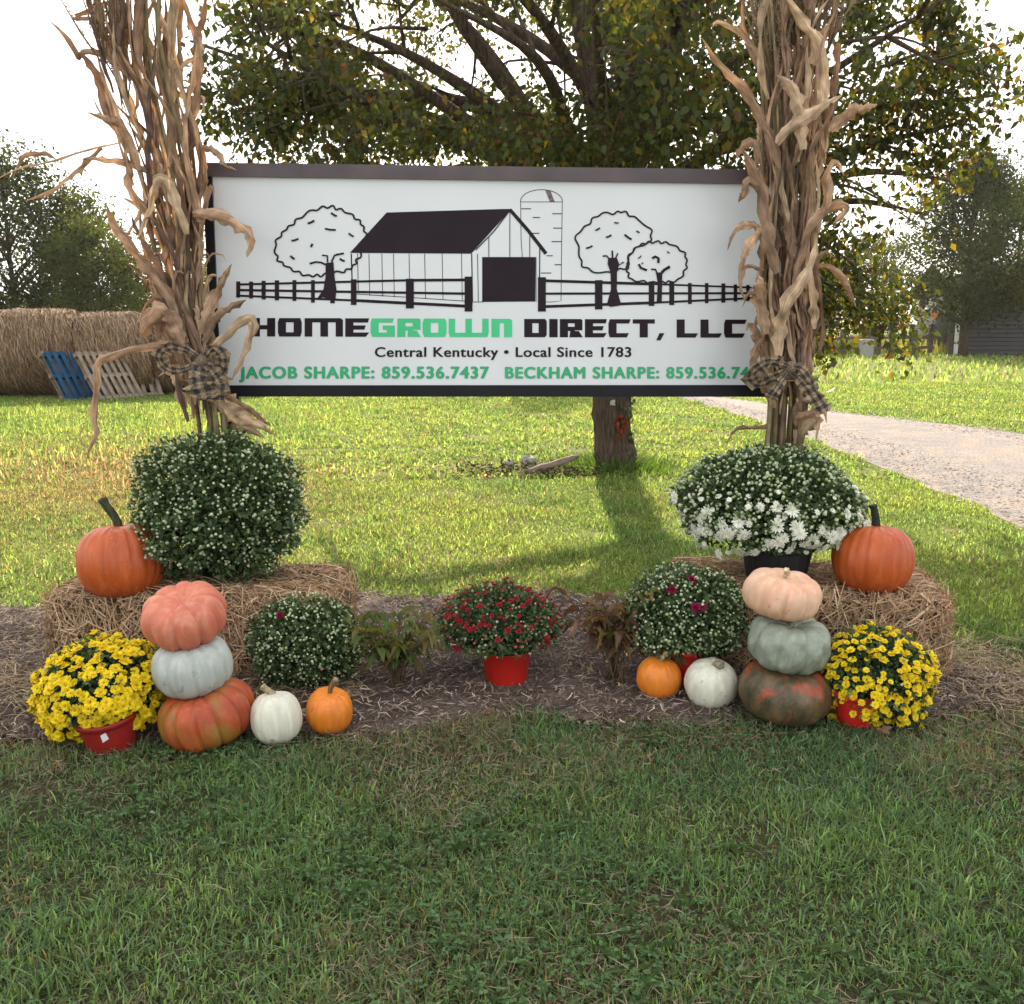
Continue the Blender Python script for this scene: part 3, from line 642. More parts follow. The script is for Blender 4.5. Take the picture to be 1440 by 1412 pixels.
for i, (dx, dy, r, lab) in enumerate(((-0.9, .05, .10, 'grey field stone among fallen leaves left of the tree, the larger one'), (-1.1, -.1, .06, 'small grey field stone left of the larger stone by the tree'))):
    a = Acc(); th = np.linspace(0, 2 * np.pi, 10, endpoint=False); ph = np.linspace(0.01, np.pi - .01, 7)
    T, Pp = np.meshgrid(th, ph, indexing='ij'); rr = r * (1 + .15 * rng.normal(size=T.shape))
    a.add(np.stack([rr * np.sin(Pp) * np.cos(T), rr * np.sin(Pp) * np.sin(T), rr * .6 * np.cos(Pp)], -1).reshape(-1, 3), gridfaces(10, 7, True))
    tag(link('field_stone', a.mesh('field_stone', M_stone, True), loc=(TREE[0] + dx, TREE[1] + dy, .03)), lab, 'stone')

# stray leaves lying about on the mulch and the front grass
n = 230; x = rng.uniform(-2.4, 2.3, n); y = np.where(rng.rand(n) < .6, rng.uniform(3.5, 5.2, n), rng.uniform(1.6, 3.6, n)); D = rng.normal(0, 1, (n, 3)); D[:, 2] *= .25
pc = np.array([[.16, .085, .05], [.22, .15, .07], [.10, .05, .035], [.26, .20, .12]])[rng.randint(0, 4, n)]
V, F, c = leaves(np.stack([x, y, np.where(y > 3.6, .055, .035) + rng.uniform(0, .012, n)], -1), D, np.tile([0, 0, 1.], (n, 1)) + rng.normal(0, .35, (n, 3)), np.where(y > 3.6, 1, .62) * rng.uniform(.02, .042, n), np.where(y > 3.6, 1, .62) * rng.uniform(.012, .026, n), .35, .3, pc * np.where(y > 3.6, 1, .7)[:, None] * rng.uniform(.6, 1.3, (n, 1)))
tag(link('leaf_litter', npmesh('leaf_litter', V, F, M_chip, c)), 'small brown leaves strewn over the mulch and front grass', 'leaves', kind='stuff')

# ------------------------------------------------------------------ far trees
def far_tree(x, y, h, rx, ry, base, label, seed, col, n=9000, leaf=0.16, shape='round', trunk_r=0.18, group='trees along the edge of the property', ncl=70, name='shade_tree'):
    rg = np.random.RandomState(seed)
    t = tag(empty(name, (x, y, 0)), label, 'tree', group)
    a = Acc(); pp = smoothpath([(0, 0, -.1), (0.05, 0, h * .3), (-.05, 0, h * .6), (0, 0, h * .93)], 12)
    a.add(*tube(pp, np.linspace(trunk_r, .02, 12), 8), barkc)
    cls = []
    for i in range(ncl):
        u = rg.uniform(0, 1); zc = base + (h - base) * u
        if shape == 'cone': rad = 1.0 - u * .92
        elif shape == 'egg': rad = max(.06, math.sin(math.pi * min(1, u * .62 + .36)) ** .9 if u > .22 else .55 + 2 * u)
        elif shape == 'column': rad = min(1, 1.6 * (1 - u)) ** .7
        else: rad = math.sqrt(max(0.02, 1 - (2 * (u ** .85) - 1) ** 2)) * .95 + .05
        th = rg.uniform(0, 6.28); q = rad * math.sqrt(rg.uniform(.15, 1)) * rg.uniform(.85, 1.12)
        c = Vector((rx * q * math.cos(th), ry * q * math.sin(th), zc)); cls.append(c)
        if i % 2 == 0:
            s_ = Vector((0, 0, max(base * .7, zc - .9 * q * rx))); a.add(*tube([s_, (s_ + c) / 2 + Vector((0, 0, .1)), c], [.05, .03, .01], 4), barkc)
    link('trunk', a.mesh('trunk', M_bark, True), parent=t)
    cl = np.array([tuple(c) for c in cls]); k = rg.randint(0, ncl, n); sg = np.array([rx, ry, (h - base) * .5]) * .15
    P = cl[k] + rg.normal(0, 1, (n, 3)) * sg * rg.uniform(.6, 1.2, (ncl, 1))[k]
    cc = np.array(col)[None] * rg.uniform(.6, 1.4, (ncl, 1))[k] * rg.uniform(.7, 1.3, (n, 1))
    L_ = leaf * rg.uniform(.6, 1.4, n)
    V, F, c = leaves(P, rg.normal(0, 1, (n, 3)), rg.normal(0, 1, (n, 3)), L_, L_ * .6, .15, .1, cc, True)
    o = link('crown', npmesh('crown', V, F, M_far, c), parent=t); o['kind'] = 'stuff'
    return t
DG, MG, YG = (0.032, 0.048, 0.022), (0.052, 0.072, 0.026), (0.10, 0.11, 0.035)
far_tree(-20.6, 42, 8.0, 3.0, 2.4, 0.2, 'dark dense evergreen tree at the left edge behind the round bales', 1, DG, 20000, .16, 'round', name='cedar_tree', ncl=170)
far_tree(-17.9, 43, 6.6, 2.2, 2.0, 0.2, 'dark evergreen tree just right of the leftmost evergreen', 2, MG, 15000, .15, 'round', name='cedar_tree', ncl=120)
far_tree(-16.6, 40, 5.2, 2.0, 1.8, 0.6, 'paler olive tree in front of the evergreens behind the bales', 3, MG, 11000, .14, 'round', name='shade_tree')
far_tree(-14.4, 44, 6.0, 1.9, 1.8, 0.8, 'yellow green tree just left of the left corn bundle', 4, YG, 9000, .14, 'round')
far_tree(-12.3, 50, 4.8, 2.0, 1.8, 0.6, 'small pale sunlit tree between left corn bundle and sign', 5, YG, 7000, .15, 'round')
far_tree(20.6, 46, 8.6, 3.3, 3.0, 1.9, 'broad green shade tree in front of the grey building at right', 6, DG, 21000, .16, 'egg', .24, ncl=150)
far_tree(24.8, 50, 8.0, 3.0, 3.0, 2.3, 'dark shade tree at the right edge behind the grey building', 7, DG, 12000, .17, 'round', .2, ncl=90)
far_tree(23.0, 44.0, 5.0, 1.6, 1.5, 2.2, 'low sunlit tree at right edge in front of the grey siding', 17, YG, 6000, .14, 'round', .12)
far_tree(17.2, 62, 6.8, 2.6, 2.4, 1.0, 'dark round tree right of the right corn bundle beyond the fence', 8, DG, 10000, .18)
far_tree(20.5, 70, 6.2, 3.0, 2.4, 1.0, 'dim bluish tree in the gap beyond the wire fence', 9, DG, 9000, .2)
far_tree(25.5, 72, 7.2, 3.4, 2.6, 1.0, 'tall hazy tree beyond the wire fence behind the shade tree', 10, MG, 9000, .2)
far_tree(14.5, 55, 5.5, 2.0, 2.0, .8, 'dark small tree mostly hidden by the right corn bundle', 11, DG, 7000, .17)
far_tree(0.6, 33, 8.0, 3.2, 2.6, 1.6, 'round shade tree hidden behind the sign and the pear tree', 12, MG, 5000, .17, 'round', .2)
far_tree(7.8, 48, 7.0, 2.8, 2.6, 1.4, 'green tree beyond the driveway mostly hidden behind the sign', 13, MG, 5000, .18)
far_tree(-6.5, 48, 6.0, 2.5, 2.4, 1.2, 'green tree beyond the lawn hidden behind left half of sign', 14, MG, 5000, .18)
# distant wood as one mass
rg = np.random.RandomState(77); n = 16000
x = rg.uniform(-110, 120, n); top = 5.0 + 2.0 * noise2(x, 0 * x, 5, .12, 3); z = rg.uniform(0, 1, n) ** .8 * top; y = 130 + rg.normal(0, 3, n)
L = rg.uniform(.35, .8, n)
V, F, c = leaves(np.stack([x, y, z], -1), rg.normal(0, 1, (n, 3)), rg.normal(0, 1, (n, 3)), L, L * .7, .15, .1, np.array([[0.075, 0.10, 0.055]]) * rg.uniform(.6, 1.4, (n, 1)), True)
tag(link('distant_wood', npmesh('distant_wood', V, F, M_far, c)), 'far off belt of woodland along the horizon', 'woods', kind='stuff')
# tall weeds in the field behind the fences
n = 9000; x = rg.uniform(12, 40, n); y = rg.uniform(49, 62, n); h = rg.uniform(.4, 1.0, n)
acc = Acc().add(*blades(np.stack([x, y, 0 * x], -1), rg.uniform(0, 6.28, n), h, rg.uniform(.06, .14, n), h * .3, 1, np.array([[0.17, 0.18, 0.06]]) * rg.uniform(.6, 1.3, (n, 1))))
tag(link('field_weeds', acc.mesh('field_weeds', M_grass)), 'tall pale weeds in the field beyond the fences', 'weeds', kind='stuff')

# ------------------------------------------------------------------ fences and grey building
fn = tag(empty('board_fence', (16.2, 46.5, 0)), 'dark wooden board fence right of the right corn bundle', 'fence')
pm = bevbox('post', (.22, .2, 1.25), M_post, .02); rm = bevbox('rail', (2.1, .05, .14), M_post, .01)
for i in range(5): link('post', pm, parent=fn, loc=(-2.6 + i * 1.65, 0, .58))
for i in range(3):
    for zz in (.35, .8): link('rail', rm, parent=fn, loc=(-1.7 + i * 1.95 + (.0), -.13, zz + .02 * i))
gp = link('gate_post', bevbox('gate_post', (.55, .4, .8), mat('grey_post', color=(.26, .25, .24), rough=.9, namp=.2), .03), loc=(15.9, 45.2, .38))
tag(gp, 'squat grey block standing in front of the board fence', 'block')
wf = tag(empty('wire_fence', (19, 49, 0)), 'wire fence on dark wooden posts left of the grey building', 'fence')
for i in range(6): link('post', bevbox('post', (.2, .2, 1.5), M_post, .02) if i == 0 else bpy.data.meshes['post.001'], parent=wf, loc=(-.6 + i * .95 - .9, 0, .7))
for k, zz in enumerate((.5, .9, 1.25)):
    V, F = tube([(-2, -.12, zz), (0, -.12, zz - .01), (4, -.12, zz)], .012, 4); link('wire', npmesh('wire', V, F, M_post), parent=wf)
bd = tag(empty('grey_building', (25.4, 48.5, 0)), 'long grey building with horizontal siding at the right edge', 'building')
link('wall', npmesh('wall', *boxVF((0, 2.5, 1.5), (7.9, 5, 3.0)), M_siding), parent=bd)
pl = bevbox('plank', (8.0, .05, .17), M_siding, .012)
for i in range(15):
    o = link('plank', pl, parent=bd, loc=(0, -.03, .1 + i * .2)); o.rotation_euler = (R(-6), 0, 0)
link('corner_trim', bevbox('corner_trim', (.16, .14, 3.1), M_trim, .01), parent=bd, loc=(-4.04, -.03, 1.55))
V, F = boxVF((0, 0, 0), (8.8, 3.4, .12), Matrix.Rotation(R(28), 3, 'X')); link('roof', npmesh('roof', V + np.array([0, 1.0, 3.65]), F, M_roof), parent=bd)
V, F = boxVF((0, 0, 0), (8.8, 3.4, .12), Matrix.Rotation(R(-28), 3, 'X')); link('roof', npmesh('roof', V + np.array([0, 4.0, 3.65]), F, M_roof), parent=bd)

# ------------------------------------------------------------------ round hay bales and pallets, left
def strands_on(Psurf, Nsurf, Tdir, L, w, cols, rg, lift=0.01, jit=.35):
    n = len(Psurf); D = unit(Tdir + rg.normal(0, jit, (n, 3))); D = unit(D - 0.75 * Nsurf * np.sum(D * Nsurf, -1, keepdims=True))
    S = unit(np.cross(D, Nsurf + rg.normal(0, .5, (n, 3)))); L = L[:, None]; w = w[:, None]
    P = Psurf + Nsurf * rg.uniform(-.3, 1, (n, 1)) * lift
    m = P + Nsurf * L * rg.uniform(0, .12, (n, 1)); a = P - D * L / 2; b = P + D * L / 2 + Nsurf * L * rg.uniform(-.05, .12, (n, 1))
    V = np.stack([a - S * w / 2, a + S * w / 2, m - S * w / 2, m + S * w / 2, b - S * w / 3, b + S * w / 3], 1).reshape(-1, 3)
    F = (np.array([[0, 1, 3], [0, 3, 2], [2, 3, 5], [2, 5, 4]])[None] + (np.arange(n) * 6)[:, None, None]).reshape(-1, 3)
    return V, F, np.repeat(cols, 6, 0)
HAYC = .85 * np.array([.95, .97, 1.12]) * np.array([[0.40, 0.26, 0.13], [0.30, 0.185, 0.095], [0.50, 0.35, 0.19], [0.17, 0.10, 0.055]])
def round_bale(x, y, r, ln, rz, label, seed):
    rg = np.random.RandomState(seed); t = tag(empty('round_bale', (x, y, 0), rz), label, 'hay bale', 'row of round hay bales at left')
    nu, nv = 48, 14; th = np.linspace(0, 2 * np.pi, nu, endpoint=False); u = np.linspace(-1, 1, nv)
    T, U = np.meshgrid(th, u, indexing='ij'); rr = r * (1 - .075 * np.abs(U) ** 6) * (1 + .012 * np.sin(T * 5 + seed) + .012 * rg.normal(size=T.shape))
    V = np.stack([U * ln / 2, rr * np.cos(T), r * .97 + rr * np.sin(T) * .97], -1).reshape(-1, 3)
    a = Acc(); a.add(V, gridfaces(nu, nv, True), (.17, .115, .065))
    for s in (0, nv - 1):
        ring = V[np.arange(nu) * nv + s]; cen = ring.mean(0) + [(-.02 if s == 0 else .02), 0, 0]; VV = np.concatenate([ring, [cen]])
        a.add(VV, [[nu, i, (i + 1) % nu] for i in range(nu)], (.17, .115, .065))
    n = 8500; T = rg.uniform(0, 2 * np.pi, n); U = rg.uniform(-1, 1, n); rr = r * (1 - .075 * np.abs(U) ** 6)
    P = np.stack([U * ln / 2, rr * np.cos(T), r * .97 + rr * np.sin(T) * .97], -1); Nn = np.stack([0 * T, np.cos(T), np.sin(T)], -1); Td = np.stack([0 * T + .25, -np.sin(T), np.cos(T)], -1)
    a.add(*strands_on(P, Nn, Td, rg.uniform(.10, .40, n), rg.uniform(.006, .016, n), HAYC[rg.choice(4, n)] * rg.uniform(.6, 1.3, (n, 1)), rg, .04, .22))
    n = 1500; q = np.sqrt(rg.rand(n)) * r * .93; T = rg.uniform(0, 6.28, n); sgn = np.where(rg.rand(n) < .5, -1, 1)
    P = np.stack([sgn * (ln / 2 + .01), q * np.cos(T), r * .97 + q * np.sin(T)], -1); Nn = np.stack([sgn * 1.0, 0 * T, 0 * T], -1); Td = np.stack([0 * T, -np.sin(T), np.cos(T)], -1)
    a.add(*strands_on(P, Nn, Td, rg.uniform(.08, .3, n), rg.uniform(.006, .014, n), HAYC[rg.choice(4, n)] * rg.uniform(.6, 1.2, (n, 1)), rg, .03, .3))
    o = link('hay', a.mesh('hay', M_straw), parent=t); o['kind'] = 'stuff'
    return t
round_bale(-11.45, 21.2, .90, 1.50, R(10), 'big round hay bale farthest left, cut by the left edge of the picture', 1)
round_bale(-10.0, 21.45, .90, 1.50, R(10), 'big round hay bale at left edge, left of the pallets', 2)
round_bale(-8.55, 21.8, .87, 1.48, R(13), 'round hay bale directly behind the leaning pallets', 3)
round_bale(-7.15, 22.4, .84, 1.48, R(16), 'round hay bale right of the pallets beside the left corn bundle', 4)
round_bale(-5.8, 23.2, .82, 1.36, R(20), 'round hay bale at row end, behind the left corn bundle', 5)
def pallet(loc, rot, label, m, seed):
    rg = np.random.RandomState(seed); t = tag(empty('pallet', loc), label, 'pallet', 'wooden pallets leaning on the hay bales'); t.rotation_euler = rot
    bmesh_ = bevbox('board', (.085, .02, 1.15), m, .004)
    for i in range(7):
        o = link('board', bmesh_, parent=t, loc=(-.48 + i * .16, 0, .575)); o.rotation_euler = (0, R(rg.uniform(-.8, .8)), 0)
    sm = bevbox('stringer', (1.07, .09, .09), m, .005)
    for zz in (.05, .575, 1.10): link('stringer', sm, parent=t, loc=(0, .06, zz))
    bb = bevbox('back_board', (.085, .02, 1.15), m, .004)
    for i in range(4): link('back_board', bb, parent=t, loc=(-.45 + i * .3, .12, .575))
    return t
def on_ground(px, y): return at(px, 540, y).x
PR = (R(-36), 0, R(58))
pallet((on_ground(122, 20.6), 20.55, 0), PR, 'weathered pallet leaning behind the blue pallet, the leftmost', M_wood, 1)
pallet((on_ground(128, 20.4), 20.38, 0), PR, 'bright blue painted pallet leaning against the hay', M_blue, 2)
pallet((on_ground(168, 20.2), 20.3, 0), PR, 'pale wooden pallet leaning right of the blue one', M_wood, 3)
pallet((on_ground(190, 20.9), 21.0, 0), (R(-52), 0, R(30)), 'low weathered pallet slumped rightmost of the leaning pallets', M_wood, 4)

# ------------------------------------------------------------------ the sign
SA, SB = at(290, 400, 4.52), at(1085, 400, 4.66)      # plane through two upright lines
u_ax = Vector((SB.x - SA.x, SB.y - SA.y, 0)).normalized(); n_ax = Vector((u_ax.y, -u_ax.x, 0))     # n points to the viewer
SO = Vector((SA.x, SA.y, 0)); SW = (SB - SA).length
def S(px, py):          # pixel of the photograph -> (u, v) on the sign's own plane
    r = ray(px, py); o = Vector((0, 0, CAM_H)); t = (SO - o).dot(n_ax) / r.dot(n_ax); p = o + r * t - SO
    return (p.dot(u_ax), p.z)
sign = tag(empty('banner_sign', SO, math.atan2(u_ax.y, u_ax.x)), 'wide white farm sign with barn drawing and lettering in a black frame between corn bundles', 'sign')
# local axes of the sign: x along, y away from viewer, z up
def poly_prism(name, uv, y0, y1, m):
    k = len(uv); V = [(u, y0, v) for u, v in uv] + [(u, y1, v) for u, v in uv]
    me = bpy.data.meshes.new(name); me.from_pydata(V, [], [list(range(k)), list(range(2 * k - 1, k - 1, -1))] + [[i, i + k, (i + 1) % k + k, (i + 1) % k] for i in range(k)])
    me.materials.append(m); me.update(); return link(name, me, parent=sign)
L0, R0 = 284, 1112
oTL, oTR, oBR, oBL = S(284, 230), S(1112, 240.5), S(1112, 557.5), S(302, 557)
iTL, iTR, iBR, iBL = S(300, 249), S(1098, 260), S(1098, 541), S(312, 541.5)
poly_prism('panel', [iTL, iTR, iBR, iBL], -.012, .02, M_white)
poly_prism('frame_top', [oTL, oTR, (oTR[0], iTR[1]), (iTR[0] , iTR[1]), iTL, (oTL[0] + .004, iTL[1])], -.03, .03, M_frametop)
poly_prism('frame_bottom', [(oBL[0], iBL[1]), iBL, iBR, (oBR[0], iBR[1]), oBR, oBL], -.03, .03, M_black)
poly_prism('frame_side', [(oTL[0] + .004, iTL[1] - .001), (iTL[0], iTL[1] - .001), (iBL[0], iBL[1] + .001), (oBL[0], iBL[1] + .001)], -.028, .03, M_black)
poly_prism('frame_side', [(iTR[0], iTR[1] - .001), (oTR[0], iTR[1] - .001), (oBR[0], iBR[1] + .001), (iBR[0], iBR[1] + .001)], -.028, .03, M_black)
for uu in (oTL[0] + .06, S(1108, 400)[0]):
    V, F = boxVF((uu, .075, 1.09), (.07, .07, 2.2)); link('post', npmesh('post', V, F, M_black), parent=sign)
for (px, py) in ((290, 236), (294, 420), (305, 549), (1100, 246)):
    u, v = S(px, py); V, F = tube([(u, -.031, v), (u, -.036, v)], .006, 10); link('bolt', npmesh('bolt', V, F, M_siding), parent=sign)

def flat(name, polys, m, layer, label=None, tri=None):
    V, F = [], []
    for p in polys:
        b = len(V); V += [(u, -.0125 - .0006 * layer, v) for u, v in p]
        F.append(list(range(b, b + len(p))))
    me = bpy.data.meshes.new(name); me.from_pydata(V, [], F); me.materials.append(m); me.update()
    o = link(name, me, parent=sign)
    if label: o['label'] = label
    return o
def stroke(pts, w, closed=False):         # pixel polyline -> joined quads (mitred)
    P = [np.array(p, float) for p in pts]; n = len(P); Lf, Rt = [], []
    for i in range(n):
        a = P[(i - 1) % n] if (closed or i) else P[i]; b = P[(i + 1) % n] if (closed or i < n - 1) else P[i]
        d = b - a; d /= np.linalg.norm(d) + 1e-9; s = np.array([-d[1], d[0]]) * w / 2; Lf.append(P[i] + s); Rt.append(P[i] - s)
    out = []
    for i in range(n if closed else n - 1):
        j = (i + 1) % n; out.append([S(*Lf[i]), S(*Lf[j]), S(*Rt[j]), S(*Rt[i])])
    return out
Z4 = lambda x, y: (280 + x / 3.4286, 220 + y / 3.4286)     # readings taken in two enlarged views
Z5 = lambda x, y: (680 + x / 3.4286, 220 + y / 3.4286)
def q4(*p): return [S(*Z4(x, y)) for x, y in p]
def q5(*p): return [S(*Z5(x, y)) for x, y in p]
def st4(p, w, closed=False): return stroke([Z4(*a) for a in p], w, closed)
def st5(p, w, closed=False): return stroke([Z5(*a) for a in p], w, closed)
# barn
flat('printed_roof', [q4((905, 272), (1460, 255), (1505, 255), (1312, 470), (728, 466))], M_ink, 2)
flat('printed_door', [q5((-7, 486), (250, 486), (248, 700), (-7, 702))], M_ink, 2)
gl = []
gl += st5([(126, 258), (215, 360), (300, 470)], 5.0)
gl += st5([(126, 262), (50, 362), (-38, 452)], 1.6)
gl += st5([(126, 262), (126, 486)], 1.0) + st5([(25, 392), (25, 486)], 1.0) + st5([(222, 375), (222, 486)], 1.0) + st5([(270, 440), (268, 700)], 1.4)
gl += st5([(252, 486), (252, 700)], .9)
flat('printed_gable', gl, M_ink, 3)
bl = []
for x, y1, w in ((735, 600, 1.8), (765, 660, 1.0), (820, 672, .9), (882, 676, .9), (938, 680, .9), (1013, 684, .9), (1088, 688, .9), (1172, 692, .9), (1265, 696, .9), (1314, 700, 1.6), (1342, 700, 1.0)):
    bl += st4([(x, 470), (x + 4, y1)], w)
bl += st4([(762, 664), (1014, 680), (1282, 698)], 1.0) + st4([(1320, 702), (1372, 702)], 1.0)
flat('printed_wall_lines', bl, M_ink, 1)
# silo
sl_ = st5([(178, 215), (180, 400), (186, 486)], .9) + st5([(378, 215), (375, 450), (372, 696), (330, 702), (300, 702)], .9) + st5([(177, 221), (378, 221)], .9)
arc = [(278 - 101 * math.cos(math.pi * i / 16), 219 - 57 * math.sin(math.pi * i / 16)) for i in range(17)]
sl_ += st5(arc, 1.0)
for a, b, y in ((180, 228, 254), (330, 377, 278), (236, 271, 296), (335, 377, 347), (232, 268, 372), (326, 375, 412), (303, 332, 480), (342, 374, 523), (275, 326, 563)): sl_ += st5([(a, y), (b, y)], 1.3)
flat('printed_silo', sl_, M_ink, 1)
flat('silo_hatch', [q5((296, 164), (322, 170), (341, 219), (318, 219))], mat('hatch_print', color=(.12, .08, .08), rough=.3, nscale=90, namp=.5), 2)
# fences: rails, posts
rl = []
for a, b, w in (((200, 618), (1000, 598), 3.2), ((1000, 598), (1285, 596), 4.0), ((200, 645), (1285, 662), 3.4), ((200, 672), (735, 694), 3.0), ((735, 694), (1285, 722), 4.2)): rl += st4([a, b], w)
flat('printed_fence_rails', rl, M_ink, 3)
rl = []
for a, b, w in (((298, 600), (810, 616), 4.0), ((810, 616), (1320, 634), 2.6), ((298, 662), (1320, 660), 3.2), ((298, 724), (810, 706), 4.0), ((810, 706), (1320, 682), 3.0)): rl += st5([a, b], w)
flat('printed_fence_rails', rl, M_ink, 3)
ps = [q4((x - w / 2, a), (x + w / 2, a), (x + w / 2, b), (x - w / 2, b)) for x, w, a, b in ((192, 19, 603, 681), (254, 19, 604, 685), (314, 20, 600, 690), (378, 21, 598, 694), (462, 19, 597, 697), (551, 18, 597, 705), (645, 22, 640, 708), (747, 27, 593, 716), (1017, 38, 590, 733), (1299, 38, 580, 748))]
for p_ in ps: flat('printed_fence_post', [p_], M_ink, 4)
ps = [q5((x - w / 2, a), (x + w / 2, a), (x + w / 2, b), (x - w / 2, b)) for x, w, a, b in ((280, 38, 583, 748), (553, 36, 597, 738), (807, 27, 603, 721), (904, 24, 605, 717), (991, 18, 611, 712), (1072, 17, 611, 708), (1152, 19, 613, 705), (1210, 17, 618, 700), (1270, 17, 620, 697))]
for p_ in ps: flat('printed_fence_post', [p_], M_ink, 4)
# printed trees
def scallop(pts, zf, n=140, amp=5.0, lobes=26, seed=0):
    P = pts + [pts[0]]; out = []; rr = random.Random(seed)
    sp = smoothpath([(x, y, 0) for x, y in P], n)[:-1]
    cx = sum(p[0] for p in pts) / len(pts); cy = sum(p[1] for p in pts) / len(pts)
    for i, p in enumerate(sp):
        d = Vector((p.x - cx, p.y - cy)).normalized(); a = amp * math.sin(i / len(sp) * 2 * math.pi * lobes + math.sin(i * .21)) * (1 + .4 * math.sin(i * .37))
        out.append(zf(p.x + d.x * a, p.y + d.y * a))
    return out
t1 = [(637, 242), (705, 268), (765, 305), (800, 360), (800, 430), (765, 500), (725, 545), (660, 560), (580, 575), (510, 572), (450, 545), (385, 500), (370, 432), (405, 370), (465, 318), (540, 265)]
flat('printed_tree_outline', stroke(scallop(t1, Z4, 180, 5.5, 25, 1), 2.6, True), M_ink, 5)
t2 = [(672, 268), (730, 300), (798, 352), (800, 410), (740, 440), (700, 480), (690, 535), (640, 548), (560, 563), (480, 530), (458, 460), (448, 385), (500, 330), (560, 280), (620, 275)]
flat('printed_tree_outline', stroke(scallop(t2, Z5, 150, 5.0, 17, 2), 2.4, True), M_ink, 5)
t3 = [(830, 412), (900, 425), (965, 470), (972, 540), (930, 598), (860, 606), (780, 606), (705, 590), (692, 530), (705, 470), (760, 425)]
flat('printed_tree_outline', stroke(scallop(t3, Z5, 130, 4.5, 19, 3), 2.4, True), M_ink, 6)
tk = [q4((612, 515), (650, 510), (655, 580), (664, 640), (660, 690), (635, 690), (600, 680), (570, 688), (602, 640), (612, 580))]
flat('printed_tree_trunk', tk, M_ink, 5.5)
flat('printed_branches', st4([(615, 524), (590, 512), (565, 510), (536, 518)], 2.6) + st4([(622, 512), (620, 480), (595, 478)], 2.4) + st4([(640, 510), (655, 478), (700, 468)], 2.6) + st4([(655, 478), (672, 470)], 1.5), M_ink, 6)
tk = [q5((598, 490), (640, 490), (652, 520), (641, 560), (640, 640), (662, 718), (610, 726), (592, 715), (612, 640), (610, 560), (596, 520))]
flat('printed_tree_trunk', tk, M_ink, 5.5)
flat('printed_branches', st5([(602, 492), (590, 480), (572, 482)], 2.2) + st5([(620, 492), (618, 455)], 2.4) + st5([(634, 492), (645, 468)], 2.0) + st5([(645, 530), (668, 512)], 1.4), M_ink, 6)
tk = [q5((828, 560), (858, 560), (858, 610), (856, 700), (832, 700), (836, 610))]
flat('printed_tree_trunk', tk, M_ink, 5.5)
flat('printed_branches', st5([(832, 562), (826, 546), (805, 545)], 2.4) + st5([(855, 562), (868, 548), (895, 532)], 4.0) + st5([(745, 520), (755, 538), (785, 550)], 3.2) + st5([(810, 492), (825, 484), (840, 492), (840, 515)], 3.6), M_ink, 6.5)
lf = []
for x, y, w, dx, dy in ((542, 318, 3, 16, -7), (652, 282, 3, 14, 8), (635, 353, 2.6, 26, 3), (465, 403, 2.6, 17, -5), (545, 430, 3, 4, -8), (735, 380, 2.6, 12, 8), (453, 488, 3, 10, 8), (692, 500, 2.8, 12, 6)): lf += st4([(x - dx, y - dy), (x, y + 2), (x + dx, y + dy)], w)
for x, y, w, dx, dy in ((548, 352, 2.4, 11, -6), (638, 321, 2, 11, 1), (601, 386, 2.6, 13, -6), (694, 390, 2.8, 17, 12), (742, 364, 2, 8, 4), (508, 438, 2.4, 15, -6), (670, 512, 1.6, 5, 2), (750, 486, 1.6, 8, -7), (888, 463, 1.8, 6, 4), (762, 516, 1.6, 4, -3)): lf += st5([(x - dx, y - dy), (x, y + 2), (x + dx, y + dy)], w)
flat('printed_leaves', lf, M_ink, 7)

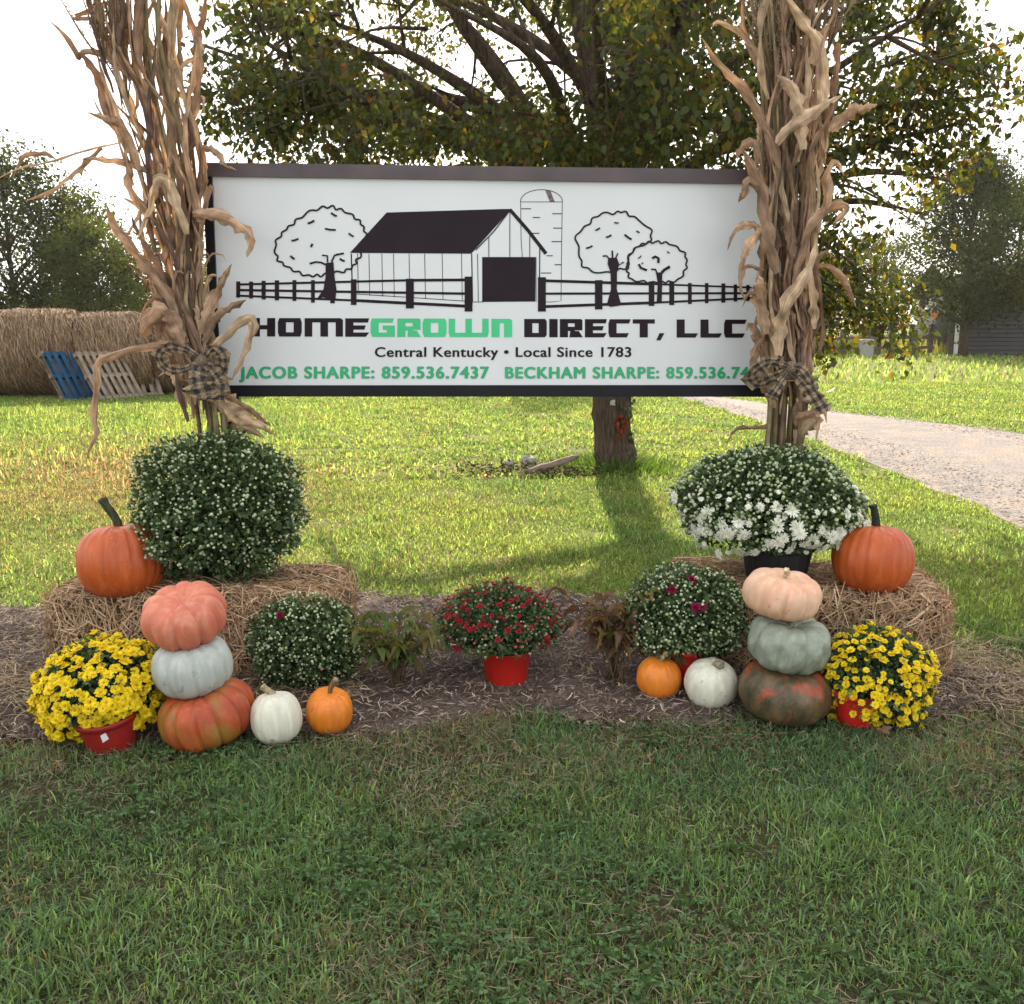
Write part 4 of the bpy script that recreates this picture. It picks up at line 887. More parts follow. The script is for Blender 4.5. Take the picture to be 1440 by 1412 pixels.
# block title: letters drawn as non-overlapping pieces inside a 1 x 1 cell
def R4(x0, y0, x1, y1): return [(x0, y0), (x1, y0), (x1, y1), (x0, y1)]
def glyph(ch, w, h, st, hb):
    a, b = st / w, hb / h; k = .10
    frameO = [[(k * .6, 0), (1 - k * .6, 0), (1, b), (0, b)], R4(0, b, a, 1 - b), R4(1 - a, b, 1, 1 - b), [(0, 1 - b), (1, 1 - b), (1 - k * .6, 1), (k * .6, 1)]]
    m = .5 - b / 2
    if ch == 'H': return [R4(0, 0, a, 1), R4(1 - a, 0, 1, 1), R4(a, m, 1 - a, m + b)]
    if ch == 'O': return frameO
    if ch == 'D': return [R4(0, 0, 1 - a, b), R4(0, b, a, 1 - b), [(1 - a, 0), (1 - .08, 0), (1, .12), (1, .88), (1 - .08, 1), (1 - a, 1)], R4(0, 1 - b, 1 - a, 1)]
    if ch == 'M': s = .26; return [[(0, 1 - b), (1, 1 - b), (1, .9), (1 - .06, 1), (0, 1)], R4(0, 0, .2, 1 - b), R4(.41, 0, .61, 1 - b), R4(.81, 0, 1, 1 - b)]
    if ch == 'N': return [[(0, 1 - b), (1, 1 - b), (1, .88), (1 - .08, 1), (0, 1)], R4(0, 0, a, 1 - b), R4(1 - a, 0, 1, 1 - b)]
    if ch == 'W': return [[(.03, 0), (.97, 0), (1, b), (0, b)], R4(0, b, .16, 1), R4(.42, b, .58, 1), R4(.84, b, 1, 1)]
    if ch == 'E': return [R4(0, 0, a, 1), [(a, 0), (.86, 0), (1, b), (a, b)], [(a, m), (.80, m), (.86, m + b), (a, m + b)], [(a, 1 - b), (.95, 1 - b), (1, 1), (a, 1)]]
    if ch == 'C': return [[(.06, 0), (.82, 0), (.92, b), (0, b)], R4(0, b, a, 1 - b), [(0, 1 - b), (.92, 1 - b), (1, 1), (.06, 1)]]
    if ch == 'G': return [[(k * .6, 0), (1, 0), (1, b), (0, b)], R4(0, b, a, 1 - b), [(0, 1 - b), (.9, 1 - b), (.96, 1), (k * .6, 1)], R4(1 - a, b, 1, m + b), R4(.5, m, 1 - a, m + b)]
    if ch == 'R': return [R4(0, 0, a, 1), [(a, 1 - b), (1, 1 - b), (1, .93), (.94, 1), (a, 1)], R4(1 - a * .95, m, 1, 1 - b), R4(a, m - .04, 1 - a * .95, m + b - .04), [(1 - a * 1.6, 0), (1.02, 0), (.84, m - .04), (.46, m - .04)]]
    if ch == 'T': return [R4(0, 1 - b, 1, 1), R4(.5 - a / 2, 0, .5 + a / 2, 1 - b)]
    if ch == 'I': return [R4(0, 0, 1, 1)]
    if ch == 'L': return [R4(0, 0, a, 1), [(a, 0), (.86, 0), (1, b), (a, b)]]
    if ch == ',': return [[(-.1, -.16), (.5, -.16), (1.05, .24), (.35, .24)]]
def title(items, m, name):
    out = []
    for ch, x0, x1 in items:
        yt, yb = 448.6 + (x0 - 357) * .0015, 473.6 + (x0 - 357) * .0018
        yt, yb = 447.2 + (x0 - 357) * .0035, 473.2 + (x0 - 357) * .0025
        flat('letter', [[S(x0 + x * (x1 - x0), yb - y * (yb - yt)) for x, y in p] for p in glyph(ch, x1 - x0, yb - yt, 11.4, 6.0)], m, 2)
title([('H', 355, 387.8), ('O', 391.5, 425), ('M', 429, 482.8), ('E', 486, 519.5)], M_ink, 'lettering')
title([('G', 521.5, 555.5), ('R', 559, 591.5), ('O', 594.5, 628), ('W', 631, 687), ('N', 691, 720)], M_green, 'lettering')
title([('D', 736.9, 768.5), ('I', 772, 783.8), ('R', 786.9, 818.5), ('E', 822, 852.8), ('C', 855, 886.3), ('T', 889, 920), (',', 923, 933), ('L', 950.6, 981), ('L', 984, 1014.5), ('C', 1017, 1049)], M_ink, 'lettering')
def text(body, x0, x1, yt, yb, m, bold):
    cu = bpy.data.curves.new('lettering', 'FONT'); cu.body = body; cu.size = 1; cu.space_character = 1.0 + bold * 3
    tmp = bpy.data.objects.new('lettering_source', cu); C.objects.link(tmp)
    dg = bpy.context.evaluated_depsgraph_get(); src = bpy.data.meshes.new_from_object(tmp.evaluated_get(dg)); bpy.data.objects.remove(tmp); bpy.data.curves.remove(cu)
    co = [v.co.copy() for v in src.vertices]; fc = [list(p.vertices) for p in src.polygons]; bpy.data.meshes.remove(src)
    a, b = min(c.x for c in co), max(c.x for c in co); V, F = [], []
    sh = [(0, 0)] + [(bold * math.cos(k * math.pi / 4), .6 * bold * math.sin(k * math.pi / 4)) for k in range(8)] if bold else [(0, 0)]
    for k, (dx, dy) in enumerate(sh):      # the stroke is thickened by stacked copies a hair apart
        n0 = len(V)
        for c in co:
            u, w = S(x0 + (c.x + dx - a) / (b - a) * (x1 - x0), yb - (c.y + dy) / .70 * (yb - yt)); V.append((u, -.0137 - .00012 * k, w))
        F += [[i + n0 for i in f] for f in fc]
    me = bpy.data.meshes.new('lettering'); me.from_pydata(V, [], F); me.materials.append(m); me.update(); link('lettering', me, parent=sign)
text('Central Kentucky \u2022 Local Since 1783', 528, 886.5, 488, 501.5, M_ink, .026)
text('JACOB SHARPE: 859.536.7437', 338, 686.5, 515.5, 531.5, M_green2, .052)
text('BECKHAM SHARPE: 859.536.74', 711, 1051, 516, 531.5, M_green2, .052)

# ------------------------------------------------------------------ corn bundles
def ribbon(path, w0, rg, parent, off, name='leaf', matl=None, fold=.22, twist=None, curl=.15, col=(.27, .19, .12), prof=None, side=None, uv=False, seg=15):
    P = np.array([tuple(p) for p in path]); n = len(P)
    T = np.gradient(P, axis=0); T = unit(T); view = np.array([0, 1.0, .15])
    if side is None:
        Sd = unit(np.cross(T, view))
    else: Sd = unit(np.cross(T, side))
    # keep the side direction continuous
    for i in range(1, n):
        if np.dot(Sd[i], Sd[i - 1]) < 0: Sd[i] = -Sd[i]
    U = np.cross(Sd, T); t = np.linspace(0, 1, n)
    tw = np.zeros(n) if twist is None else np.interp(t, np.linspace(0, 1, len(twist)), twist)
    A = Sd * np.cos(tw)[:, None] + U * np.sin(tw)[:, None]; B = -Sd * np.sin(tw)[:, None] + U * np.cos(tw)[:, None]
    w = w0 * (np.interp(t, [0, .12, .45, .8, 1], [.45, .85, 1, .6, .06]) if prof is None else np.interp(t, np.linspace(0, 1, len(prof)), prof))
    rows = []
    for k, s in enumerate((-1, -.5, 0, .5, 1)):
        wob = 1 + .24 * rg.normal(size=n) * abs(s); cr_ = .17 * rg.normal(size=n)
        rows.append(P + A * (s * w / 2 * wob)[:, None] + B * ((abs(s) * fold + cr_ * abs(s)) * w)[:, None] + B * (curl * w * (s * s))[:, None])
    V = np.stack(rows, 0).reshape(-1, 3) - np.array(off)
    c = np.array(col) * rg.uniform(.75, 1.25); cc = np.tile(c, (5, n, 1)) * (1 + .14 * rg.normal(size=(5, n, 1))) * np.linspace(.92, 1.08, n)[None, :, None]
    me = npmesh(name, V, gridfaces(5, n), matl or M_corn, cc.reshape(-1, 3), True)
    if True:
        l = me.uv_layers.new(name='uv'); idx = np.zeros(len(me.loops), dtype=np.int32); me.loops.foreach_get('vertex_index', idx)
        seglen = np.concatenate([[0], np.cumsum(np.linalg.norm(np.diff(P, axis=0), axis=1))]); uvs = np.zeros((5, n, 2)); uvs[:, :, 0] = seglen[None]; uvs[:, :, 1] = np.array([0, .25, .5, .75, 1])[:, None]
        l.data.foreach_set('uv', uvs.reshape(-1, 2)[idx].astype(np.float32).ravel())
    return link(name, me, parent=parent)
CORNC = [(.38, .248, .158), (.25, .155, .104), (.51, .37, .24), (.42, .28, .178), (.14, .09, .07)]
def corn_bundle(levels, depth, label, seed, hand, nleaf, nstalk, tassels):
    rg = np.random.RandomState(seed)
    base = ground(levels[0][1], levels[0][0]); base = Vector((at(levels[0][1], levels[0][0], depth).x, depth, 0))
    t = tag(empty('corn_bundle', base), label, 'corn bundle', 'dried corn stalk bundles tied to the sign posts')
    ys = np.array([l[0] for l in levels], float); cx = np.array([l[1] for l in levels], float); hw = np.array([l[2] for l in levels], float)
    def pt(py, a, b):      # (a, b) in the bundle's cross-section
        i = np.argsort(ys); c = np.interp(py, ys[i], cx[i]); h = np.interp(py, ys[i], hw[i])
        p = at(c + a * h, py, depth); k = h * depth / FPX
        return Vector((p.x, depth + b * k * .85, p.z))
    for i in range(nstalk):
        a, b = rg.uniform(-.85, .85), rg.uniform(-.9, .7); top = rg.uniform(-330, 40); ph = rg.uniform(0, 6.28)
        ks = np.linspace(levels[0][0], top, 15)
        pp = [pt(k, a * (1 + .25 * math.sin(ph + k / 120)) , b) for k in ks]
        rad = np.linspace(.0115, .004, 15) * rg.uniform(.8, 1.15); rad[::3] *= 1.2
        V, F = tube(pp, rad, 7); c = np.array([(.24, .18, .09), (.19, .13, .08), (.30, .25, .13)][rg.randint(3)])
        link('stalk', npmesh('stalk', V - np.array(base), F, M_corn, np.tile(c, (len(V), 1)) * rg.uniform(.8, 1.2), True), parent=t)
    for i in range(tassels):
        a, b = rg.uniform(-1.1, 1.1), rg.uniform(-.8, .8); k0 = rg.uniform(40, 160); acc = Acc()
        p0 = pt(k0, a * .8, b)
        for j in range(7):
            e = p0 + Vector((rg.normal(0, .07) + a * .05, rg.normal(0, .05), rg.uniform(.25, .42)))
            V, F = tube([p0, (p0 + e) / 2 + Vector((rg.normal(0, .015), 0, 0)), e], [.003, .004, .002], 4); acc.add(V, F, (.26, .19, .11))
            m = 26; u = rg.uniform(.2, 1, m)[:, None]; pp_ = np.array(p0) * (1 - u) + np.array(e) * u + rg.normal(0, .004, (m, 3))
            acc.add(*octs(pp_, .0045, np.array([[.28, .19, .11]])))
        link('tassel', acc.mesh('tassel', M_corn, off=base), parent=t)
    for i in range(nleaf):
        q = rg.rand(); ky0 = (rg.uniform(110, 590) if rg.rand() < .9 else rg.uniform(-60, 110)) if q < .8 else rg.uniform(430, 600)
        a, b = rg.uniform(-1, 1), rg.uniform(-1.1, .3); ln = rg.uniform(90, 240); grow = rg.uniform(.95, 1.3) if q < .78 else rg.uniform(1.3, 2.0)
        n = 15; pth = []
        ph, am = rg.uniform(0, 6.28), rg.uniform(0, .30); tip = rg.uniform(-.12, .12)
        for j in range(n):
            u = j / (n - 1); g_ = 1 + (grow - 1) * u ** 1.6
            p = pt(ky0 - ln * u, a * g_ + am * math.sin(ph + 5 * u), b * (1 + .15 * u) - .06)
            if grow > 1.28 and u > .55: p.z -= (u - .55) ** 2 * rg.uniform(.9, 1.1) * .9; p.x += np.sign(a) * (u - .55) * .07
            pth.append(p)
        ribbon(pth, rg.choice([rg.uniform(.010, .026), rg.uniform(.022, .046)]), rg, t, base, twist=list(rg.uniform(-1.7, 1.7, 4)), col=CORNC[rg.randint(5)], fold=rg.uniform(.1, .45))
    for pts, w, dy, c in hand:
        n = 18; pth = smoothpath([at(px, py, depth + dy + (rg.uniform(-.03, .03) if k_ else 0)) for k_, (px, py) in enumerate(pts)], n)
        ribbon(pth, w * depth / FPX * 1.0, rg, t, base, twist=[rg.uniform(-.3, .3), rg.uniform(-.7, .7), rg.uniform(-.9, .9)], col=CORNC[c], fold=.24)
    # two turns of twine
    for ky in (levels[1][0] + 2, 532):
        pp = [pt(ky + 2 * math.sin(i), 1.12 * math.cos(i / 20 * 6.2832), 1.25 * math.sin(i / 20 * 6.2832)) for i in range(21)]
        V, F = tube(pp, .003, 5, cap=False); link('twine', npmesh('twine', V - np.array(base), F, M_twine), parent=t)
    return t, pt
handL = [([(186, 112), (150, 80), (118, 73), (110, 80), (100, 62), (85, 42), (68, 28)], 9, -.05, 0), ([(112, 76), (132, 100), (143, 130), (150, 160), (168, 190), (190, 232)], 12, -.06, 1),
    ([(170, 200), (120, 212), (70, 228), (30, 236), (-5, 252)], 3.2, 0, 2), ([(78, 224), (60, 216), (35, 219), (28, 228), (18, 250)], 7, -.02, 0), ([(143, 208), (120, 228), (95, 250), (65, 272), (35, 283)], 8, -.03, 0),
    ([(195, 240), (172, 180), (150, 168), (122, 158)], 12, -.12, 3), ([(215, 245), (175, 228), (140, 222), (112, 224)], 9, -.1, 0),
    ([(258, 470), (240, 420), (205, 372), (175, 335), (158, 315), (148, 285)], 15, -.10, 0), ([(262, 330), (248, 295), (236, 262), (222, 254), (214, 275), (205, 305), (192, 338)], 15, -.16, 2),
    ([(270, 300), (300, 301), (325, 307), (345, 322), (352, 340), (347, 362)], 19, -.14, 0), ([(283, 470), (290, 440), (303, 415), (315, 392), (326, 372)], 17, -.14, 3),
    ([(286, 480), (300, 455), (320, 436), (346, 422)], 15, -.15, 0), ([(288, 505), (318, 470), (345, 448), (356, 455), (350, 480), (335, 515), (324, 536)], 13, -.17, 2),
    ([(226, 135), (222, 100), (214, 78), (203, 50), (206, 20), (225, -15)], 10, -.05, 0), ([(236, 150), (238, 110), (240, 80), (234, 45), (218, 8), (205, -20)], 10, -.03, 3),
    ([(268, 165), (276, 130), (280, 90), (276, 50), (262, 15), (252, -20)], 12, -.06, 0), ([(274, 80), (278, 50), (286, 20), (292, -20)], 10, -.04, 1), ([(240, 150), (244, 110), (258, 88), (280, 78)], 11, -.08, 2),
    ([(135, 25), (105, 24), (160, 2), (190, -12)], 6, 0, 0), ([(265, 478), (230, 486), (190, 490), (160, 498), (134, 510), (134, 545), (130, 585), (134, 610), (124, 635), (121, 652)], 11, -.12, 0),
    ([(300, 548), (325, 572), (350, 592), (386, 612)], 22, -.10, 2), ([(296, 560), (320, 585), (345, 602), (372, 616)], 18, -.08, 2), ([(300, 550), (340, 570), (365, 590), (382, 600)], 10, -.13, 3),
    ([(282, 207), (300, 213), (315, 232), (333, 240)], 9, -.12, 2), ([(235, 448), (215, 410), (195, 385), (175, 368)], 3.5, -.02, 1), ([(200, 470), (225, 440), (245, 465), (262, 500)], 24, -.14, 0),
    ([(176, 335), (195, 300), (204, 268), (200, 250)], 7, -.05, 3), ([(145, 75), (165, 105), (170, 140), (172, 165)], 4, 0, 1), ([(136, -10), (138, 30), (150, 60), (170, 95)], 16, -.05, 1), ([(165, -20), (160, 25), (175, 80), (190, 120)], 15, -.08, 0)]
levL = [(930, 300, 46), (640, 300, 36), (600, 299, 35), (550, 290, 36), (515, 285, 32), (470, 272, 34), (430, 263, 32), (370, 256, 34), (300, 250, 42), (200, 232, 52), (100, 207, 58), (0, 200, 66), (-120, 195, 90), (-340, 190, 130)]
cbL, ptL = corn_bundle(levL, 4.40, 'tall dried corn stalk bundle tied to the left sign post, leaning outward at the top', 101, handL, 132, 12, 4)
handR = [([(1100, 240), (1085, 195), (1062, 150), (1040, 118), (1010, 90), (988, 55)], 14, -.12, 0), ([(1068, 82), (1058, 65), (1038, 42), (1010, 32), (1002, 38)], 8, -.03, 2), ([(1168, 182), (1190, 165), (1212, 152), (1234, 146)], 17, -.12, 3),
    ([(1092, 202), (1112, 178), (1140, 158), (1165, 143), (1185, 133)], 16, -.18, 2), ([(1158, 150), (1156, 100), (1145, 55), (1122, 22), (1100, -10)], 19, -.16, 2), ([(1092, 385), (1082, 330), (1074, 275), (1058, 235), (1042, 205)], 18, -.16, 0),
    ([(1128, 345), (1142, 315), (1165, 292), (1185, 285), (1194, 293), (1182, 306), (1172, 314)], 13, -.12, 0), ([(1145, 378), (1165, 376), (1185, 392), (1197, 412), (1204, 432)], 10, -.1, 0), ([(1075, 322), (1060, 335), (1047, 358), (1038, 392)], 13, -.16, 3),
    ([(1078, 335), (1065, 318), (1045, 315), (1030, 328), (1023, 352)], 10, -.16, 0), ([(1096, 500), (1100, 462), (1110, 430), (1128, 402), (1142, 370), (1148, 335)], 21, -.2, 2), ([(1078, 470), (1072, 430), (1068, 400), (1064, 385)], 17, -.18, 3),
    ([(1085, 600), (1060, 602), (1036, 605), (1020, 628)], 7, -.06, 0), ([(1120, 565), (1140, 562), (1160, 572), (1163, 595)], 13, -.08, 2), ([(1118, 625), (1135, 605), (1152, 590), (1148, 620)], 20, -.06, 2), ([(1120, 590), (1145, 578), (1165, 560)], 13, -.1, 0),
    ([(1070, 265), (1052, 255), (1045, 275), (1038, 285)], 11, -.14, 0), ([(1180, 60), (1178, 110), (1172, 150), (1168, 190)], 12, -.05, 1), ([(1150, 60), (1170, 30), (1178, -10)], 14, -.08, 3), ([(1075, 380), (1050, 375), (1042, 400), (1048, 425)], 6, -.14, 0),
    ([(1090, 560), (1070, 530), (1060, 500), (1075, 470)], 16, -.12, 0), ([(1072, 500), (1062, 470), (1066, 440)], 8, -.1, 1), ([(1068, 230), (1060, 200), (1040, 210), (1037, 225)], 10, -.12, 0), ([(1130, 210), (1126, 160), (1112, 120), (1092, 105)], 18, -.2, 2)]
levR = [(960, 1108, 46), (640, 1106, 37), (600, 1108, 33), (550, 1112, 34), (520, 1110, 30), (470, 1108, 34), (430, 1102, 36), (370, 1104, 34), (300, 1110, 39), (200, 1112, 44), (100, 1115, 49), (0, 1118, 56), (-120, 1122, 74), (-340, 1126, 110)]
cbR, ptR = corn_bundle(levR, 4.46, 'tall dense dried corn stalk bundle tied upright to the right sign post', 202, handR, 165, 17, 14)

def bow(center, depth, label, loops, seed):
    rg = np.random.RandomState(seed); c = at(*center, depth); t = tag(empty('burlap_bow', c), label, 'bow', 'checked burlap bows on the corn bundles')
    for pts, w in loops:
        nm = 'loop' if len(pts) > 4 else 'tail'
        pth = smoothpath([at(px, py, depth + dy) for px, py, dy in pts], 20)
        ribbon(pth, w * depth / FPX, rg, t, c, nm, M_ribbon, fold=.05, curl=.05, prof=[.35, .8, 1, 1, .9, .8, .4] if nm == 'loop' else [.4, .8, 1, 1], uv=True, side=np.array([.0, 1, .45]))
    a = Acc(); th = np.linspace(0, 2 * np.pi, 12, endpoint=False); ph = np.linspace(.05, np.pi - .05, 8); T, Pp = np.meshgrid(th, ph, indexing='ij')
    r = .024 * (1 + .12 * rg.normal(size=T.shape)); a.add(np.stack([r * np.sin(Pp) * np.cos(T), r * np.sin(Pp) * np.sin(T), r * 1.2 * np.cos(Pp)], -1).reshape(-1, 3), gridfaces(12, 8, True))
    me = a.mesh('knot', M_ribbon, True); me.uv_layers.new(name='uv'); link('knot', me, parent=t)
bow((285, 508), 4.20, 'checked burlap bow knotted round the left corn bundle', [([(285, 508, 0), (266, 495, -.03), (242, 488, -.05), (224, 498, 0), (230, 516, .04), (252, 522, .03), (285, 510, 0)], 17), ([(285, 508, 0), (298, 490, -.04), (312, 500, -.05), (312, 520, 0), (300, 525, .02), (285, 512, 0)], 20), ([(285, 510, 0), (278, 530, -.03), (288, 562, -.02)], 36), ([(286, 510, 0), (305, 535, -.02), (308, 565, 0)], 26)], 1)
bow((1112, 518), 4.26, 'checked burlap bow knotted round the right corn bundle, its loop over the sign edge', [([(1112, 518, 0), (1094, 510, -.03), (1074, 512, -.05), (1058, 526, -.02), (1066, 540, .05), (1088, 532, .04), (1112, 520, 0)], 22), ([(1112, 518, 0), (1126, 520, -.03), (1140, 540, -.02), (1134, 548, .03), (1122, 532, .03), (1112, 520, 0)], 18), ([(1112, 520, 0), (1138, 545, -.02), (1160, 580, 0)], 22), ([(1110, 520, 0), (1090, 550, -.03), (1082, 562, -.02)], 20)], 2)

# ------------------------------------------------------------------ straw bales
def straw_bale(c, size, rz, label, seed, nst=15000):
    rg = np.random.RandomState(seed); t = tag(empty('straw_bale', (c[0], c[1], 0), rz), label, 'straw bale', 'straw bales under the potted mums')
    lx, ly, lz = size; a = Acc()
    def rbox(k):
        s = np.array([lx, ly, lz]) / 2; P = rg.uniform(-1, 1, (k, 3)); ar = np.array([ly * lz, lx * lz, lx * ly]) * [1, 1, 1.15]; ax = rg.choice(3, k, p=ar / ar.sum()); sg = np.where(rg.rand(k) < .5, -1., 1.)
        P[np.arange(k), ax] = sg; N_ = np.zeros((k, 3)); N_[np.arange(k), ax] = sg
        Q = np.sign(P) * np.abs(P) ** .96; rr = np.maximum(0, np.abs(P) - .82) / .18; nn = unit(np.where(rr > 0, np.sign(P) * rr, 0) + N_ * .6)
        corner = np.linalg.norm(rr, axis=1) - 1
        P2 = P * s * 1.0 - nn * (np.maximum(0, corner) * .09)[:, None]; return P2, nn, ax
    gx, gy, gz = 14, 8, 6
    import bmesh
    bm = bmesh.new(); bmesh.ops.create_cube(bm, size=1); bmesh.ops.subdivide_edges(bm, edges=bm.edges[:], cuts=7, use_grid_fill=True)
    for v in bm.verts:
        p = np.array(v.co) * 2; rr = np.maximum(0, np.abs(p) - .8) / .2; k = max(0, np.linalg.norm(rr) - 1); q = p * (1 - .06 * k) * np.array([lx, ly, lz]) / 2 * .975
        v.co = Vector(q + rg.normal(0, .006, 3))
    bmesh.ops.triangulate(bm, faces=bm.faces[:]); a.add([tuple(v.co) for v in bm.verts], [[v.index for v in f.verts] for f in bm.faces], (.11, .07, .04)); bm.free()
    P, N_, ax = rbox(nst); dirs = rg.normal(0, 1, (nst, 3)); front = ax == 1; dirs[front] *= [.8, .3, 1.1]; dirs[ax == 2] *= [1.2, .9, .2]
    # flake lines: the straw of each flake lies at its own angle
    fl = np.floor((P[:, 0] / lx + .5) * 11).astype(int); fa = rg.uniform(-.6, .6, 12)[np.clip(fl, 0, 11)]; dirs[:, 0] += fa; dirs[:, 2] += .5 * np.abs(fa)
    pal = 1.1 * np.array([[.50, .34, .20], [.38, .25, .145], [.62, .46, .30], [.23, .145, .085], [.46, .28, .16]])
    cols = pal[rg.choice(5, nst, p=[.3, .27, .15, .18, .10])] * rg.uniform(.7, 1.2, (nst, 1))
    a.add(*strands_on(P, N_, dirs, rg.uniform(.03, .13, nst), rg.uniform(.0025, .0062, nst), cols, rg, .022, .15))
    # wilder straws that stick out
    k = 2200; P, N_, ax = rbox(k); P[:, 2] = np.where(rg.rand(k) < .5, P[:, 2], -lz / 2 * rg.uniform(.7, 1, k)); a.add(*strands_on(P, N_, N_ * 1.0 + rg.normal(0, .8, (k, 3)), rg.uniform(.06, .16, k), rg.uniform(.002, .005, k), pal[rg.choice(5, k)] * 1.1, rg, .03, .3))
    me = a.mesh('straw', M_straw); o = link('straw', me, parent=t, loc=(0, 0, lz / 2 + .005)); o['kind'] = 'stuff'
    for yy in (-ly * .24, ly * .24):
        pp = [(lx / 2 + .005, yy, 0.03), (lx / 2 + .004, yy, lz * .97), (lx / 2 - .05, yy, lz + .008), (0, yy, lz + .003), (-lx / 2 + .05, yy, lz + .008), (-lx / 2 - .004, yy, lz * .97), (-lx / 2 - .005, yy, .03)]
        pp = [(p_[0] * 1.02, p_[1], p_[2] + .016) for p_ in pp]; V, F = tube(pp, .0036, 6); link('twine', npmesh('twine', V, F, M_twine), parent=t)
    return t
BZ0 = .40
straw_bale((-1.36, 4.30), (1.20, .56, .37), R(-3), 'straw bale on the left carrying the big green mum and a tall stemmed pumpkin', 31)
straw_bale((1.29, 4.32), (1.14, .58, .375), R(-9), 'straw bale on the right carrying the white flowering mum and an orange pumpkin', 32)
# straw fallen around the bales
rg = np.random.RandomState(5); n = 5200
x = np.concatenate([rg.normal(-2.15, .22, n // 3), rg.uniform(-2.2, -.6, n // 3), rg.normal(2.05, .16, n - 2 * (n // 3))]); y = np.concatenate([rg.normal(4.2, .35, n // 3), rg.normal(3.85, .14, n // 3), rg.normal(4.0, .25, n - 2 * (n // 3))])
litter('loose_straw', 'loose straw scattered on the mulch around both bales', 'straw', x, y, rg.uniform(.025, .06, n), rg.uniform(.03, .13, n), rg.uniform(.002, .005, n), np.array([[.36, .27, .16]]) * rg.uniform(.5, 1.3, (n, 1)), rg, M_straw, .2)

# ------------------------------------------------------------------ pumpkins
def pumpkin_mat(name, c1, c2, scale, fac, rough=.45, bump=.12, c3=None, s3=3.0, f3=.8, coat=0.0):
    m = bpy.data.materials.new(name); m.use_nodes = True
    n, l = m.node_tree.nodes, m.node_tree.links; n.clear()
    out = n.new('ShaderNodeOutputMaterial'); p = n.new('ShaderNodeBsdfPrincipled'); p.inputs['Roughness'].default_value = rough; p.inputs['Specular IOR Level'].default_value = .4
    p.inputs['Subsurface Weight'].default_value = 0.0
    t = n.new('ShaderNodeTexCoord'); mp_ = n.new('ShaderNodeMapping'); mp_.inputs['Scale'].default_value = (1, 1, .55); l.new(t.outputs['Object'], mp_.inputs['Vector'])
    def ns(s, a, b, vec=mp_.outputs[0], d=6, dist=0.0):
        x = n.new('ShaderNodeTexNoise'); x.inputs['Scale'].default_value = s; x.inputs['Detail'].default_value = d; x.inputs['Distortion'].default_value = dist; l.new(vec, x.inputs['Vector'])
        r = n.new('ShaderNodeMapRange'); r.inputs['From Min'].default_value = a; r.inputs['From Max'].default_value = b; r.clamp = True; l.new(x.outputs['Fac'], r.inputs['Value']); return r.outputs[0]
    vc = n.new('ShaderNodeVertexColor'); vc.layer_name = 'col'      # groove tint: R = rib groove
    f1 = n.new('ShaderNodeMath'); f1.operation = 'MULTIPLY'; f1.inputs[1].default_value = fac; l.new(ns(scale, .35, .65), f1.inputs[0])
    m1 = n.new('ShaderNodeMixRGB'); m1.inputs['Color1'].default_value = (*c1, 1); m1.inputs['Color2'].default_value = (*c2, 1); l.new(f1.outputs[0], m1.inputs['Fac']); src = m1.outputs[0]
    if c3 is not None:
        m2 = n.new('ShaderNodeMixRGB'); l.new(src, m2.inputs['Color1']); m2.inputs['Color2'].default_value = (*c3, 1)
        f2 = n.new('ShaderNodeMath'); f2.operation = 'MULTIPLY'; f2.inputs[1].default_value = f3; l.new(ns(s3, *((.46, .58) if s3 < 8 else (.50, .62)), dist=1.2), f2.inputs[0]); l.new(f2.outputs[0], m2.inputs['Fac']); src = m2.outputs[0]
    # fine specks of the skin
    sp_ = ns(90, .62, .70, t.outputs['Object'], 2); m3 = n.new('ShaderNodeMixRGB'); l.new(src, m3.inputs['Color1']); m3.inputs['Color2'].default_value = (*[min(1, v * 1.4 + .05) for v in c1], 1)
    f4 = n.new('ShaderNodeMath'); f4.operation = 'MULTIPLY'; f4.inputs[1].default_value = .08; l.new(sp_, f4.inputs[0]); l.new(f4.outputs[0], m3.inputs['Fac']); l.new(m3.outputs[0], p.inputs['Base Color'])
    src = m3.outputs[0]
    ms_ = n.new('ShaderNodeMapping'); ms_.inputs['Scale'].default_value = (34, 34, 3.5); l.new(t.outputs['Object'], ms_.inputs['Vector'])
    def blend(fac_sock, k, colr, src):
        q = n.new('ShaderNodeMath'); q.operation = 'MULTIPLY'; q.inputs[1].default_value = k; l.new(fac_sock, q.inputs[0])
        mm = n.new('ShaderNodeMixRGB'); l.new(src, mm.inputs['Color1']); mm.inputs['Color2'].default_value = (*colr, 1); l.new(q.outputs[0], mm.inputs['Fac']); return mm.outputs[0]
    src = blend(ns(1.0, .40, .70, ms_.outputs[0], 3), .45, [v * .62 for v in c1], src)
    src = blend(ns(1.6, .52, .75, ms_.outputs[0], 3), .35, [min(1, v * 1.35 + .02) for v in c1], src)
    sc_ = n.new('ShaderNodeTexNoise'); sc_.inputs['Scale'].default_value = 9; sc_.inputs['Detail'].default_value = 3; sc_.inputs['Distortion'].default_value = 2; l.new(t.outputs['Object'], sc_.inputs['Vector'])
    s1 = n.new('ShaderNodeMath'); s1.operation = 'SUBTRACT'; s1.inputs[1].default_value = .57; l.new(sc_.outputs['Fac'], s1.inputs[0])
    s2 = n.new('ShaderNodeMath'); s2.operation = 'ABSOLUTE'; l.new(s1.outputs[0], s2.inputs[0])
    s3_ = n.new('ShaderNodeMath'); s3_.operation = 'LESS_THAN'; s3_.inputs[1].default_value = .0045; l.new(s2.outputs[0], s3_.inputs[0])
    src = blend(s3_.outputs[0], .16, (.42, .32, .20), src)
    src = blend(ns(26, .66, .74, t.outputs['Object'], 3), .5, (.16, .12, .07), src)
    l.new(src, p.inputs['Base Color'])
